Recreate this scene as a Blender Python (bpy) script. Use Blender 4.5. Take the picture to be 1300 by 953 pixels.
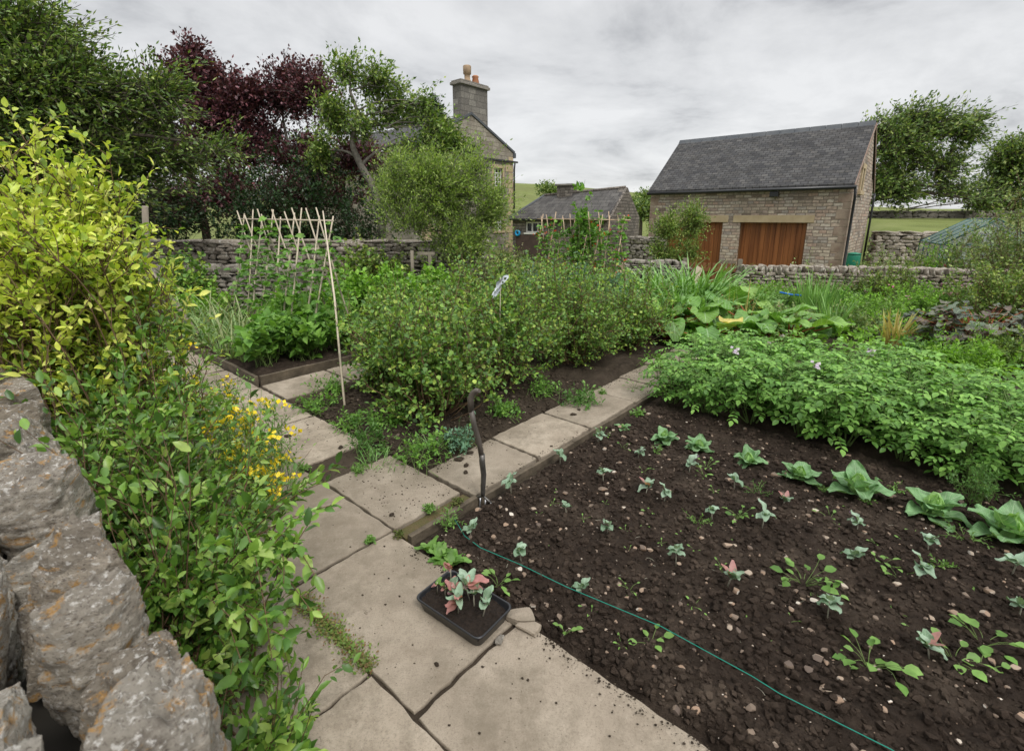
import bpy, math, random
import numpy as np
from mathutils import Vector, Matrix
PI = math.pi
rad = math.radians
for o in list(bpy.data.objects): bpy.data.objects.remove(o)
S = bpy.context.scene
COL = S.collection
RS = np.random.RandomState(7)
random.seed(7)

# ------------------------------------------------------------ camera model
F, PITCH, CAMH = 620.0, rad(14.1), 1.7
def ray(x, y):
    u = (x-650)/F; v = (431.5-y)/F
    return (u, math.cos(PITCH)+v*math.sin(PITCH), -math.sin(PITCH)+v*math.cos(PITCH))
def P(x, y, z=0.0):                       # where the sight line of a photo point meets height z
    d = ray(x, y); t = (z-CAMH)/d[2]
    return Vector((d[0]*t, d[1]*t, z))
def Q(x, y, Y):                           # ... or distance Y
    d = ray(x, y); t = Y/d[1]
    return Vector((d[0]*t, Y, CAMH+d[2]*t))
AX = Vector((math.sin(rad(41)), math.cos(rad(41)), 0))      # the garden's two directions
BX = Vector((AX.y, -AX.x, 0))
def AB(a, b, z=0.0):
    v = AX*a + BX*b; v.z = z; return v

# ------------------------------------------------------------ object helpers
def tag(o, label=None, cat=None, group=None, kind=None):
    if label: o['label'] = label
    if cat: o['category'] = cat
    if group: o['group'] = group
    if kind: o['kind'] = kind
    return o
def thing(name, label, cat, loc=(0, 0, 0), rz=0, group=None, scale=1):
    o = bpy.data.objects.new(name, None); COL.objects.link(o)
    o.empty_display_size = .1
    o.location = loc; o.rotation_euler = (0, 0, rz); o.scale = (scale,)*3
    return tag(o, label, cat, group)
def obj(name, me, parent=None, loc=(0, 0, 0), rot=(0, 0, 0), scale=1):
    o = bpy.data.objects.new(name, me); COL.objects.link(o)
    o.location = loc; o.rotation_euler = rot
    o.scale = (scale,)*3 if not isinstance(scale, tuple) else scale
    if parent: o.parent = parent
    return o
def dup(root, loc, rz=0, label=None, scale=1, group=None, swap=None):
    r = root.copy(); COL.objects.link(r); r.location = loc; r.rotation_euler = (0, 0, rz); r.scale = (scale,)*3
    if label: r['label'] = label
    if group: r['group'] = group
    for ch in list(root.children):
        c = ch.copy(); COL.objects.link(c); c.parent = r
        for g in list(ch.children):
            d = g.copy(); COL.objects.link(d); d.parent = c
    return r

def np_mesh(name, V, faces_flat, totals, mats, midx=None, smooth=True, uv=None):
    me = bpy.data.meshes.new(name)
    V = np.asarray(V, dtype=np.float32)
    faces_flat = np.asarray(faces_flat, dtype=np.int32); totals = np.asarray(totals, dtype=np.int32)
    me.vertices.add(len(V)); me.vertices.foreach_set('co', V.ravel())
    me.loops.add(len(faces_flat)); me.loops.foreach_set('vertex_index', faces_flat)
    me.polygons.add(len(totals))
    st = np.zeros(len(totals), dtype=np.int32); st[1:] = np.cumsum(totals)[:-1]
    me.polygons.foreach_set('loop_start', st)
    if midx is not None: me.polygons.foreach_set('material_index', np.asarray(midx, dtype=np.int32))
    me.polygons.foreach_set('use_smooth', np.full(len(totals), smooth))
    if uv is not None:
        l = me.uv_layers.new(name='UVMap'); l.data.foreach_set('uv', np.asarray(uv, dtype=np.float32).ravel())
    me.update(calc_edges=True)
    for m in (mats if isinstance(mats, (list, tuple)) else [mats]): me.materials.append(m)
    return me

class MB:
    """collects boxes, prisms, tubes; build() makes one mesh, with box-projected UVs in metres"""
    def __init__(s): s.v = []; s.f = []; s.sm = []
    def quad(s, *pts, smooth=False):
        n = len(s.v); s.v += [tuple(p) for p in pts]; s.f.append(tuple(range(n, n+len(pts)))); s.sm.append(smooth)
    def box(s, x0, x1, y0, y1, z0, z1, M=None):
        c = [Vector((x, y, z)) for z in (z0, z1) for y in (y0, y1) for x in (x0, x1)]
        if M is not None: c = [M @ p for p in c]
        n = len(s.v); s.v += [tuple(p) for p in c]
        for f in ((0, 2, 3, 1), (4, 5, 7, 6), (0, 1, 5, 4), (2, 6, 7, 3), (0, 4, 6, 2), (1, 3, 7, 5)):
            s.f.append(tuple(n+i for i in f)); s.sm.append(False)
        return s
    def hull(s, bottom, top):             # prism between two rings of equal count
        n = len(s.v); k = len(bottom); s.v += [tuple(p) for p in bottom] + [tuple(p) for p in top]
        s.f.append(tuple(n+i for i in reversed(range(k)))); s.f.append(tuple(n+k+i for i in range(k))); s.sm += [False]*2
        for i in range(k):
            j = (i+1) % k; s.f.append((n+i, n+j, n+k+j, n+k+i)); s.sm.append(False)
        return s
    def tube(s, pts, r, sides=8, caps=True):
        pts = [Vector(p) for p in pts]; n0 = len(s.v); K = len(pts)
        rr = r if isinstance(r, (list, tuple)) else [r]*K
        up = Vector((0, 0, 1)); prev = None
        for i, p in enumerate(pts):
            t = (pts[min(i+1, K-1)]-pts[max(i-1, 0)]).normalized()
            if prev is None:
                e = t.cross(up)
                if e.length < .05: e = t.cross(Vector((1, 0, 0)))
                e.normalize()
            else:
                e = (prev - t*prev.dot(t)).normalized()
            prev = e; g = t.cross(e)
            for k in range(sides):
                a = 2*PI*k/sides; s.v.append(tuple(p + (e*math.cos(a)+g*math.sin(a))*rr[i]))
        for i in range(K-1):
            for k in range(sides):
                l = (k+1) % sides
                s.f.append((n0+i*sides+k, n0+i*sides+l, n0+(i+1)*sides+l, n0+(i+1)*sides+k)); s.sm.append(True)
        if caps:
            s.f.append(tuple(n0+k for k in reversed(range(sides)))); s.f.append(tuple(n0+(K-1)*sides+k for k in range(sides))); s.sm += [False]*2
        return s
    def mesh(s, name, mat, bevel=0):
        me = bpy.data.meshes.new(name); me.from_pydata(s.v, [], s.f)
        me.polygons.foreach_set('use_smooth', s.sm)
        uvl = me.uv_layers.new(name='UVMap'); d = []
        for p in me.polygons:
            nx, ny, nz = p.normal
            for li in p.loop_indices:
                v = me.vertices[me.loops[li].vertex_index].co
                if abs(nz) > .93: d += [v.x, v.y]
                elif abs(nz) > .25:       # roof slopes: along eaves, up the slope
                    if abs(ny) >= abs(nx): d += [v.x, v.z/max(.2, math.sqrt(1-nz*nz))]
                    else: d += [v.y, v.z/max(.2, math.sqrt(1-nz*nz))]
                elif abs(ny) >= abs(nx): d += [v.x, v.z]
                else: d += [v.y, v.z]
        uvl.data.foreach_set('uv', d)
        me.materials.append(mat); return me
    def build(s, name, mat, parent=None, bevel=0, **k):
        o = obj(name, s.mesh(name, mat), parent, **k)
        if bevel:
            m = o.modifiers.new('bevel', 'BEVEL'); m.width = bevel; m.segments = 2; m.limit_method = 'ANGLE'; m.angle_limit = rad(40)
        return o

# ------------------------------------------------------------ numpy noise
def _h(ix, iy, iz, seed):
    n = (ix.astype(np.int64)*374761393 + iy.astype(np.int64)*668265263 + iz.astype(np.int64)*2147483647 + seed*974634777) & 0xffffffff
    n = ((n ^ (n >> 13))*1274126177) & 0xffffffff
    n = (n ^ (n >> 16)) & 0xffffffff
    n = (n*2246822519) & 0xffffffff
    return ((n ^ (n >> 15)) & 0xffffff)/float(0xffffff)
def vnoise(p, seed=0):
    i = np.floor(p).astype(np.int64); f = p-i; f = f*f*(3-2*f); r = 0
    for dx in (0, 1):
        for dy in (0, 1):
            for dz in (0, 1):
                w = (f[:, 0] if dx else 1-f[:, 0])*(f[:, 1] if dy else 1-f[:, 1])*(f[:, 2] if dz else 1-f[:, 2])
                r = r+w*_h(i[:, 0]+dx, i[:, 1]+dy, i[:, 2]+dz, seed)
    return r*2-1
def fbm(p, seed=0, oct=4, gain=.5):
    r = 0; a = 1.; q = p.copy()
    for k in range(oct): r = r+a*vnoise(q, seed+k*17); q = q*2.03+5.1; a *= gain
    return r

# ------------------------------------------------------------ materials
def new_mat(name):
    m = bpy.data.materials.new(name); m.use_nodes = True; nt = m.node_tree; nt.nodes.clear()
    out = nt.nodes.new('ShaderNodeOutputMaterial'); b = nt.nodes.new('ShaderNodeBsdfPrincipled')
    nt.links.new(b.outputs[0], out.inputs[0])
    return m, nt, b, out
def N(nt, typ, **kw):
    n = nt.nodes.new('ShaderNode'+typ)
    for k, v in kw.items():
        if k in n.inputs.keys(): n.inputs[k].default_value = v
        else: setattr(n, k, v)
    return n
def ramp(nt, src, stops, interp='LINEAR'):
    r = nt.nodes.new('ShaderNodeValToRGB'); r.color_ramp.interpolation = interp
    e = r.color_ramp.elements
    while len(e) < len(stops): e.new(.5)
    for i, (p, c) in enumerate(stops):
        e[i].position = p; e[i].color = (c[0], c[1], c[2], 1) if hasattr(c, '__len__') else (c, c, c, 1)
    nt.links.new(src, r.inputs[0]); return r.outputs[0]
def mixc(nt, f, a, b, mode='MIX'):
    m = nt.nodes.new('ShaderNodeMix'); m.data_type = 'RGBA'; m.blend_type = mode
    for i, v in ((0, f), (6, a), (7, b)):
        if hasattr(v, 'node'): nt.links.new(v, m.inputs[i])
        else: m.inputs[i].default_value = v if i == 0 else (*v, 1)
    return m.outputs[2]
def noise(nt, scale, detail=4, rough=.55, vec=None, dist=0):
    n = N(nt, 'TexNoise'); n.inputs['Scale'].default_value = scale; n.inputs['Detail'].default_value = detail
    n.inputs['Roughness'].default_value = rough; n.inputs['Distortion'].default_value = dist
    if vec is not None: nt.links.new(vec, n.inputs['Vector'])
    return n.outputs['Fac']
def coords(nt, kind='Object', scale=None):
    t = N(nt, 'TexCoord').outputs[kind]
    if scale:
        mp = N(nt, 'Mapping'); mp.inputs['Scale'].default_value = scale; nt.links.new(t, mp.inputs[0]); t = mp.outputs[0]
    return t
def bump(nt, b, h, strength=.4, dist=.02):
    n = N(nt, 'Bump'); n.inputs['Strength'].default_value = strength; n.inputs['Distance'].default_value = dist
    nt.links.new(h, n.inputs['Height']); nt.links.new(n.outputs[0], b.inputs['Normal']); return n
def mat_plain(name, c, rough=.7, c2=None, scale=8, bmp=0, bscale=40, metal=0, spec=.3, stretch=None):
    m, nt, b, _ = new_mat(name); b.inputs['Roughness'].default_value = rough; b.inputs['Metallic'].default_value = metal
    b.inputs['Specular IOR Level'].default_value = spec
    co = coords(nt, 'Object', stretch)
    if c2: nt.links.new(ramp(nt, noise(nt, scale, 5, .6, co), [(.3, c), (.7, c2)]), b.inputs['Base Color'])
    else: b.inputs['Base Color'].default_value = (*c, 1)
    if bmp: bump(nt, b, noise(nt, bscale, 5, .6, co), bmp, .01)
    return m
def mat_leaf(name, cols, rough=.5, trans=.25, spec=.35, tcol=None, vein=0):
    m, nt, b, out = new_mat(name); b.inputs['Roughness'].default_value = rough; b.inputs['Specular IOR Level'].default_value = spec
    g = N(nt, 'NewGeometry').outputs['Random Per Island']
    n = len(cols); c = ramp(nt, g, [((i+.0)/(n-1), cc) for i, cc in enumerate(cols)])
    nz = ramp(nt, noise(nt, 25, 3, .6, coords(nt)), [(.25, .72), (.75, 1.25)])
    c = mixc(nt, 1., c, nz, 'MULTIPLY')
    c = mixc(nt, ramp(nt, noise(nt, 55, 5, .8, coords(nt)), [(.68, 0.), (.76, .55)]), c, (.2, .15, .05))
    c = mixc(nt, 1., c, ramp(nt, noise(nt, 3.5, 2, .5, coords(nt)), [(.3, .75), (.7, 1.25)]), 'MULTIPLY')
    if vein:
        sp = N(nt, 'SeparateXYZ'); nt.links.new(coords(nt, 'UV'), sp.inputs[0])
        ab_ = N(nt, 'Math', operation='ABSOLUTE'); nt.links.new(sp.outputs[1], ab_.inputs[0])
        m1 = N(nt, 'Math', operation='MULTIPLY_ADD'); nt.links.new(sp.outputs[0], m1.inputs[0]); m1.inputs[1].default_value = 7.
        m2 = N(nt, 'Math', operation='MULTIPLY'); nt.links.new(ab_.outputs[0], m2.inputs[0]); m2.inputs[1].default_value = -2.2; nt.links.new(m2.outputs[0], m1.inputs[2])
        fr = N(nt, 'Math', operation='PINGPONG'); nt.links.new(m1.outputs[0], fr.inputs[0]); fr.inputs[1].default_value = .5
        v1 = ramp(nt, fr.outputs[0], [(0, 1.), (.1, 0.)]); v2 = ramp(nt, ab_.outputs[0], [(0.02, 1.), (.07, 0.)])
        mxv = N(nt, 'Math', operation='MAXIMUM'); nt.links.new(v1, mxv.inputs[0]); nt.links.new(v2, mxv.inputs[1])
        sc_ = N(nt, 'Math', operation='MULTIPLY'); nt.links.new(mxv.outputs[0], sc_.inputs[0]); sc_.inputs[1].default_value = vein
        c = mixc(nt, sc_.outputs[0], c, (.45, .58, .38)); nv = noise(nt, 60, 4, .6, coords(nt))
        ad_ = N(nt, 'Math', operation='ADD'); nt.links.new(mxv.outputs[0], ad_.inputs[0]); nt.links.new(nv, ad_.inputs[1]); bump(nt, b, ad_.outputs[0], .5, .004)
    nt.links.new(c, b.inputs['Base Color'])
    t = N(nt, 'BsdfTranslucent'); tc = mixc(nt, 1., c, (1.5, 1.6, .7), 'MULTIPLY'); nt.links.new(tc, t.inputs[0])
    mx = N(nt, 'MixShader'); mx.inputs[0].default_value = trans
    nt.links.new(b.outputs[0], mx.inputs[1]); nt.links.new(t.outputs[0], mx.inputs[2]); nt.links.new(mx.outputs[0], out.inputs[0])
    return m
def mat_stone(name, cols, mortar, bw=.34, bh=.14, msize=.012, bumpd=.02, warp=.05, seed=0, dirt=(.1, .095, .085)):
    """coursed stonework on the box UVs (metres)"""
    m, nt, b, _ = new_mat(name); b.inputs['Roughness'].default_value = .9; b.inputs['Specular IOR Level'].default_value = .15
    uv = coords(nt, 'UV')
    nn = N(nt, 'TexNoise'); nn.inputs['Scale'].default_value = 2.3; nn.inputs['Detail'].default_value = 4; nt.links.new(uv, nn.inputs['Vector'])
    vm = N(nt, 'VectorMath', operation='MULTIPLY_ADD'); nt.links.new(nn.outputs['Color'], vm.inputs[0])
    vm.inputs[1].default_value = (warp*2, warp, 0); nt.links.new(uv, vm.inputs[2])
    def brick(w, h, off):
        br = N(nt, 'TexBrick'); nt.links.new(vm.outputs[0], br.inputs['Vector'])
        br.inputs['Scale'].default_value = 1; br.inputs['Brick Width'].default_value = w; br.inputs['Row Height'].default_value = h
        br.inputs['Mortar Size'].default_value = msize; br.inputs['Mortar Smooth'].default_value = .6; br.inputs['Bias'].default_value = 0
        br.offset = off; br.inputs['Color1'].default_value = (0, 0, 0, 1); br.inputs['Color2'].default_value = (1, 1, 1, 1); br.inputs['Mortar'].default_value = (.5, .5, .5, 1)
        return br
    b1 = brick(bw, bh, .43); b1.squash = .7; b1.squash_frequency = 3
    c = ramp(nt, b1.outputs['Color'], [(i/(len(cols)-1), cc) for i, cc in enumerate(cols)])
    c = mixc(nt, 1., c, ramp(nt, noise(nt, 14, 5, .65, uv), [(.3, .65), (.7, 1.3)]), 'MULTIPLY')
    st = ramp(nt, noise(nt, .8, 4, .6, uv), [(.45, 0.), (.7, .5)])
    c = mixc(nt, st, c, dirt)
    c = mixc(nt, b1.outputs['Fac'], c, mortar)
    nt.links.new(c, b.inputs['Base Color'])
    inv = N(nt, 'Math', operation='MULTIPLY_ADD'); nt.links.new(b1.outputs['Fac'], inv.inputs[0]); inv.inputs[1].default_value = -1; nt.links.new(noise(nt, 30, 5, .7, uv), inv.inputs[2])
    bump(nt, b, inv.outputs[0], .8, bumpd)
    return m
def mat_slate(name, cols, bw=.21, bh=.125):
    m, nt, b, _ = new_mat(name); b.inputs['Roughness'].default_value = .75; b.inputs['Specular IOR Level'].default_value = .3
    uv = coords(nt, 'UV')
    nn = N(nt, 'TexNoise'); nn.inputs['Scale'].default_value = 5; nt.links.new(uv, nn.inputs['Vector'])
    vm = N(nt, 'VectorMath', operation='MULTIPLY_ADD'); nt.links.new(nn.outputs['Color'], vm.inputs[0]); vm.inputs[1].default_value = (.05, .05, 0); nt.links.new(uv, vm.inputs[2])
    br = N(nt, 'TexBrick'); nt.links.new(vm.outputs[0], br.inputs['Vector']); br.inputs['Scale'].default_value = 1
    br.inputs['Brick Width'].default_value = bw; br.inputs['Row Height'].default_value = bh; br.inputs['Mortar Size'].default_value = .011; br.inputs['Mortar Smooth'].default_value = .3
    br.inputs['Color1'].default_value = (0, 0, 0, 1); br.inputs['Color2'].default_value = (1, 1, 1, 1); br.inputs['Bias'].default_value = 0
    c = ramp(nt, br.outputs['Color'], [(i/(len(cols)-1), cc) for i, cc in enumerate(cols)])
    c = mixc(nt, 1., c, ramp(nt, noise(nt, 2.2, 6, .7, uv), [(.3, .55), (.7, 1.5)]), 'MULTIPLY')
    c = mixc(nt, ramp(nt, noise(nt, 9, 6, .75, uv), [(.58, 0.), (.72, .5)]), c, (.16, .145, .1))
    c = mixc(nt, br.outputs['Fac'], c, (.02, .02, .02)); nt.links.new(c, b.inputs['Base Color'])
    ad = N(nt, 'Math', operation='MULTIPLY_ADD'); nt.links.new(br.outputs['Fac'], ad.inputs[0]); ad.inputs[1].default_value = -1; nt.links.new(br.outputs['Color'], ad.inputs[2])
    bump(nt, b, ad.outputs[0], .7, .02)
    return m
def mat_rock(name, base, dark, light, lichen=(.42, .2, .03), lich=.5, sc=6, strat=0):
    m, nt, b, _ = new_mat(name); b.inputs['Roughness'].default_value = .92; b.inputs['Specular IOR Level'].default_value = .15
    co = coords(nt, 'Object', (1, 1, 1+2.2*strat)); isl = N(nt, 'NewGeometry').outputs['Random Per Island']
    c = ramp(nt, noise(nt, sc, 8, .72, co, .15 if strat else .6), [(.3, dark), (.48, base), (.62, base), (.74, light)])
    c = mixc(nt, 1., c, ramp(nt, isl, [(0, .7), (1, 1.25)]), 'MULTIPLY')
    if strat: c = mixc(nt, 1., c, ramp(nt, N(nt, 'ObjectInfo').outputs['Random'], [(0, (.72, .66, .58)), (.5, (1, .96, .9)), (1, (1.25, 1.25, 1.22))]), 'MULTIPLY')
    c = mixc(nt, ramp(nt, noise(nt, sc*4.5, 6, .7, co), [(.55, 0.), (.64, .75)]), c, light)
    c = mixc(nt, ramp(nt, noise(nt, sc*1.3, 6, .72, co, .4), [(.62-.1*lich, 0.), (.68-.1*lich, .8*min(1, lich*2))]), c, lichen)
    c = mixc(nt, ramp(nt, noise(nt, sc*9, 4, .7, co), [(.36, .85), (.44, 0.)]), c, dark)
    nt.links.new(c, b.inputs['Base Color'])
    ad = N(nt, 'Math', operation='ADD'); nt.links.new(noise(nt, sc*3, 8, .75, co, .1 if strat else .4), ad.inputs[0])
    nt.links.new(noise(nt, sc*14, 6, .75, co), ad.inputs[1])
    bump(nt, b, ad.outputs[0], .7, .015)
    return m
M = {}
M['bark'] = mat_plain('bark', (.05, .04, .03), .9, (.12, .1, .08), 10, .8, 25)
M['bark_grey'] = mat_plain('bark_grey', (.12, .11, .09), .9, (.22, .2, .17), 12, .8, 25)
M['stem_brown'] = mat_plain('stem_brown', (.1, .06, .035), .8, (.17, .11, .06), 20)
M['stem_dark'] = mat_plain('stem_dark', (.05, .035, .025), .8, (.1, .075, .05), 20)
M['stem_green'] = mat_plain('stem_green', (.1, .17, .04), .6, (.16, .22, .07), 20)
M['stem_pale'] = mat_plain('stem_pale', (.32, .33, .24), .6, (.45, .4, .33), 30)
M['stem_red'] = mat_plain('stem_red', (.3, .05, .03), .5, (.4, .14, .06), 15)
M['cane'] = mat_plain('bamboo', (.4, .34, .25), .6, (.58, .51, .4), 9, .2, 40)
M['cane_brown'] = mat_plain('bamboo_brown', (.42, .3, .19), .6, (.55, .42, .3), 9)
M['wood_grey'] = mat_plain('weathered_wood', (.15, .13, .1), .85, (.28, .24, .19), 6, .5, 30, stretch=(1, 1, .15))
M['wood_brown'] = mat_plain('brown_wood', (.13, .055, .02), .6, (.2, .09, .035), 5, .3, 30, stretch=(1, 1, .1))
L = {}
L['potato'] = mat_leaf('potato_leaf', [(0.077, 0.185, 0.03), (0.131, 0.289, 0.05), (0.185, 0.368, 0.069), (0.232, 0.418, 0.085)], .5, .22)
L['currant'] = mat_leaf('currant_leaf', [(0.06, 0.13, 0.037), (0.112, 0.22, 0.05), (0.155, 0.283, 0.058), (0.214, 0.374, 0.065), (0.352, 0.432, 0.083)], .5, .25)
L['currant_b'] = mat_leaf('currant_leaf_pale', [(0.092, 0.154, 0.049), (0.146, 0.231, 0.07), (0.216, 0.294, 0.098), (0.308, 0.35, 0.126)], .5, .25)
L['shrub'] = mat_leaf('shrub_leaf', [(0.04, 0.101, 0.018), (0.079, 0.172, 0.027), (0.124, 0.243, 0.036), (0.179, 0.314, 0.05), (0.314, 0.425, 0.099)], .38, .25, .45)
L['privet'] = mat_leaf('golden_leaf', [(0.181, 0.291, 0.042), (0.414, 0.521, 0.074), (0.608, 0.666, 0.104), (0.725, 0.727, 0.209)], .4, .3, .4)
L['purple'] = mat_leaf('purple_leaf', [(0.038, 0.016, 0.022), (0.086, 0.033, 0.043), (0.144, 0.051, 0.066), (0.23, 0.091, 0.099)], .45, .12, .4)
L['tree'] = mat_leaf('tree_leaf', [(0.05, 0.098, 0.025), (0.101, 0.171, 0.04), (0.164, 0.251, 0.057), (0.328, 0.383, 0.118)], .5, .2)
L['tree_b'] = mat_leaf('tree_leaf_mid', [(0.063, 0.119, 0.025), (0.125, 0.212, 0.042), (0.189, 0.288, 0.055), (0.335, 0.39, 0.105)], .5, .22)
L['hedge'] = mat_leaf('hedge_leaf', [(0.009, 0.028, 0.008), (0.018, 0.05, 0.012), (0.033, 0.077, 0.018)], .45, .12, .4)
L['willow'] = mat_leaf('willow_leaf', [(0.117, 0.19, 0.037), (0.186, 0.285, 0.057), (0.256, 0.36, 0.076), (0.35, 0.423, 0.127)], .5, .28)
L['bright'] = mat_leaf('bright_leaf', [(0.114, 0.242, 0.03), (0.177, 0.352, 0.04), (0.253, 0.451, 0.059)], .5, .28)
L['bean'] = mat_leaf('bean_leaf', [(0.083, 0.196, 0.034), (0.131, 0.276, 0.044), (0.193, 0.356, 0.059)], .5, .28)
L['blue'] = mat_leaf('blue_green_leaf', [(0.07, 0.15, 0.09), (0.11, 0.22, 0.13), (0.16, 0.29, 0.17)], .5, .15)
L['brassica'] = mat_leaf('brassica_leaf', [(.19, .3, .19), (.27, .39, .27), (.36, .47, .36)], .45, .15, .4, vein=.45)
L['cabbage'] = mat_leaf('cabbage_leaf', [(0.129, 0.261, 0.104), (0.171, 0.322, 0.136), (0.214, 0.374, 0.168)], .45, .2, .4, vein=.45)
L['heart'] = mat_leaf('cabbage_heart_leaf', [(0.264, 0.462, 0.144), (0.36, 0.55, 0.204)], .45, .25, .4, vein=.45)
L['weed'] = mat_leaf('weed_leaf', [(0.088, 0.194, 0.035), (0.15, 0.288, 0.059), (0.194, 0.335, 0.082)], .5, .25)
L['fern'] = mat_leaf('fern_leaf', [(0.06, 0.15, 0.03), (0.1, 0.21, 0.04)], .5, .25)
L['pink'] = mat_leaf('pink_leaf', [(0.42, 0.16, 0.17), (0.5, 0.25, 0.22), (0.35, 0.2, 0.25)], .5, .3)
L['mauve'] = mat_leaf('mauve_leaf', [(0.2, 0.1, 0.19), (0.28, 0.17, 0.26)], .5, .2)
L['lily'] = mat_leaf('strap_leaf', [(0.11, 0.242, 0.056), (0.176, 0.341, 0.084), (0.253, 0.418, 0.14)], .4, .25, .45)
L['garlic'] = mat_leaf('garlic_leaf', [(0.12, 0.22, 0.06), (0.22, 0.32, 0.12), (0.38, 0.4, 0.2)], .5, .25)
L['rhubarb'] = mat_leaf('rhubarb_leaf', [(0.083, 0.203, 0.039), (0.135, 0.284, 0.044), (0.24, 0.405, 0.077)], .5, .22, vein=.45)
L['yellowleaf'] = mat_leaf('yellow_leaf', [(0.5, 0.42, 0.1), (0.6, 0.5, 0.2)], .5, .3)
L['straw'] = mat_leaf('straw_leaf', [(0.4, 0.33, 0.1), (0.5, 0.4, 0.16), (0.3, 0.33, 0.08)], .6, .25)
L['heuchera'] = mat_leaf('dark_red_leaf', [(.04, .05, .035), (.09, .13, .08), (.08, .022, .02), (.12, .16, .1)], .4, .12, .45, vein=.45)
L['moss'] = mat_leaf('moss_leaf', [(0.07, 0.1, 0.02), (0.11, 0.14, 0.03), (0.09, 0.06, 0.03)], .8, .1)
L['petal_yellow'] = mat_leaf('yellow_petal', [(.8, .6, .02), (.9, .72, .05)], .5, .2)
L['petal_red'] = mat_leaf('red_petal', [(0.7, 0.07, 0.02), (0.8, 0.12, 0.04)], .5, .2)
L['petal_pink'] = mat_leaf('pink_petal', [(0.7, 0.2, 0.4), (0.75, 0.4, 0.55)], .5, .2)
L['petal_pale'] = mat_leaf('pale_petal', [(0.55, 0.45, 0.6), (0.75, 0.68, 0.72)], .5, .2)
L['petal_cream'] = mat_leaf('cream_petal', [(0.5, 0.45, 0.33), (0.62, 0.55, 0.42)], .5, .2)

# ------------------------------------------------------------ foliage tools (vectorised)
TPL = {
 'diamond': (np.array([(0, 0, 0), (.45, .5, 0), (1, 0, -.05), (.45, -.5, 0)]), [(0, 3, 2, 1)]),
 'oval': (np.array([(0, 0, 0), (.5, 0, -.05), (1, 0, -.14), (.25, .36, .03), (.66, .42, .02), (.25, -.36, .03), (.66, -.42, .02)]),
          [(0, 1, 4, 3), (1, 2, 4), (0, 5, 6, 1), (1, 6, 2)]),
 'leaf': (np.array([(0, 0, 0), (.35, 0, -.05), (.7, 0, -.08), (1, 0, -.2), (.14, .26, .03), (.4, .48, .05), (.75, .36, .0), (.14, -.26, .03), (.4, -.48, .05), (.75, -.36, 0)]),
          [(0, 1, 5, 4), (1, 2, 6, 5), (2, 3, 6), (0, 7, 8, 1), (1, 8, 9, 2), (2, 9, 3)]),
 'heart': (np.array([(0, 0, 0), (.5, 0, -.08), (1, 0, -.22), (-.08, .3, .02), (.2, .5, .04), (.6, .36, .0), (-.08, -.3, .02), (.2, -.5, .04), (.6, -.36, 0)]),
          [(0, 4, 3), (0, 1, 5, 4), (1, 2, 5), (0, 6, 7), (0, 7, 8, 1), (1, 8, 2)]),
}
def nrm(v): return v/np.maximum(np.linalg.norm(v, axis=-1, keepdims=True), 1e-9)
def leaf_mesh(name, pos, dirs, ups, Ls, ratio, mat, tpl='oval'):
    T, fs = TPL[tpl]; n = len(pos); k = len(T)
    d = nrm(dirs); s = nrm(np.cross(d, ups)); u = np.cross(s, d)
    Ls = np.broadcast_to(np.asarray(Ls, dtype=float), (n,)); R = np.broadcast_to(np.asarray(ratio, dtype=float), (n,))
    V = pos[:, None, :] + Ls[:, None, None]*(T[None, :, 0:1]*d[:, None, :] + T[None, :, 1:2]*R[:, None, None]*s[:, None, :]*1. + T[None, :, 2:3]*u[:, None, :])
    fl = np.concatenate([np.array(f) for f in fs]); tt = np.array([len(f) for f in fs])
    FF = (np.arange(n)[:, None]*k + fl[None, :]).ravel(); TT = np.tile(tt, n)
    return np_mesh(name, V.reshape(-1, 3), FF, TT, mat)
def tube_mesh(name, paths, r0, r1, mat, sides=4):
    """paths (n,K,3)"""
    n, K, _ = paths.shape
    t = np.gradient(paths, axis=1); t = nrm(t)
    ref = np.where(np.abs(t[:, :, 2:3]) > .9, np.array([1., 0, 0]), np.array([0, 0, 1.]))
    e = nrm(np.cross(t, ref)); g = np.cross(t, e)
    r0 = np.broadcast_to(np.asarray(r0, dtype=float), (n,)); r1 = np.broadcast_to(np.asarray(r1, dtype=float), (n,))
    rr = r0[:, None]+(r1-r0)[:, None]*np.linspace(0, 1, K)[None, :]
    an = np.arange(sides)*2*PI/sides
    V = paths[:, :, None, :]+rr[:, :, None, None]*(np.cos(an)[None, None, :, None]*e[:, :, None, :]+np.sin(an)[None, None, :, None]*g[:, :, None, :])
    i = np.arange(n)[:, None, None]*K*sides; j = np.arange(K-1)[None, :, None]*sides; k = np.arange(sides)[None, None, :]; k2 = (k+1) % sides
    q = np.stack([i+j+k, i+j+k2, i+j+sides+k2, i+j+sides+k], axis=-1).reshape(-1)
    return np_mesh(name, V.reshape(-1, 3), q, np.full(len(q)//4, 4), mat)
def curve(b, t, K=6, sag=0., wob=0., rs=RS):
    """n paths from b to t with an arch (positive sag = bulges up)"""
    s = np.linspace(0, 1, K)[None, :, None]; n = len(b)
    p = b[:, None, :]*(1-s)+t[:, None, :]*s
    L_ = np.linalg.norm(t-b, axis=1)[:, None]
    p[:, :, 2] += (np.sin(s[:, :, 0]*PI)*L_*sag)
    if wob: p += np.sin(s*PI)*rs.normal(0, 1, (n, 1, 3))*L_[:, :, None]*wob
    return p
def along(paths, t):
    """points + tangents at t (n,m) on paths (n,K,3)"""
    n, K, _ = paths.shape; x = t*(K-1); i = np.clip(np.floor(x).astype(int), 0, K-2); f = (x-i)[..., None]
    r = np.arange(n)[:, None]; a = paths[r, i]; b = paths[r, i+1]
    return a+(b-a)*f, nrm(b-a)
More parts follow.
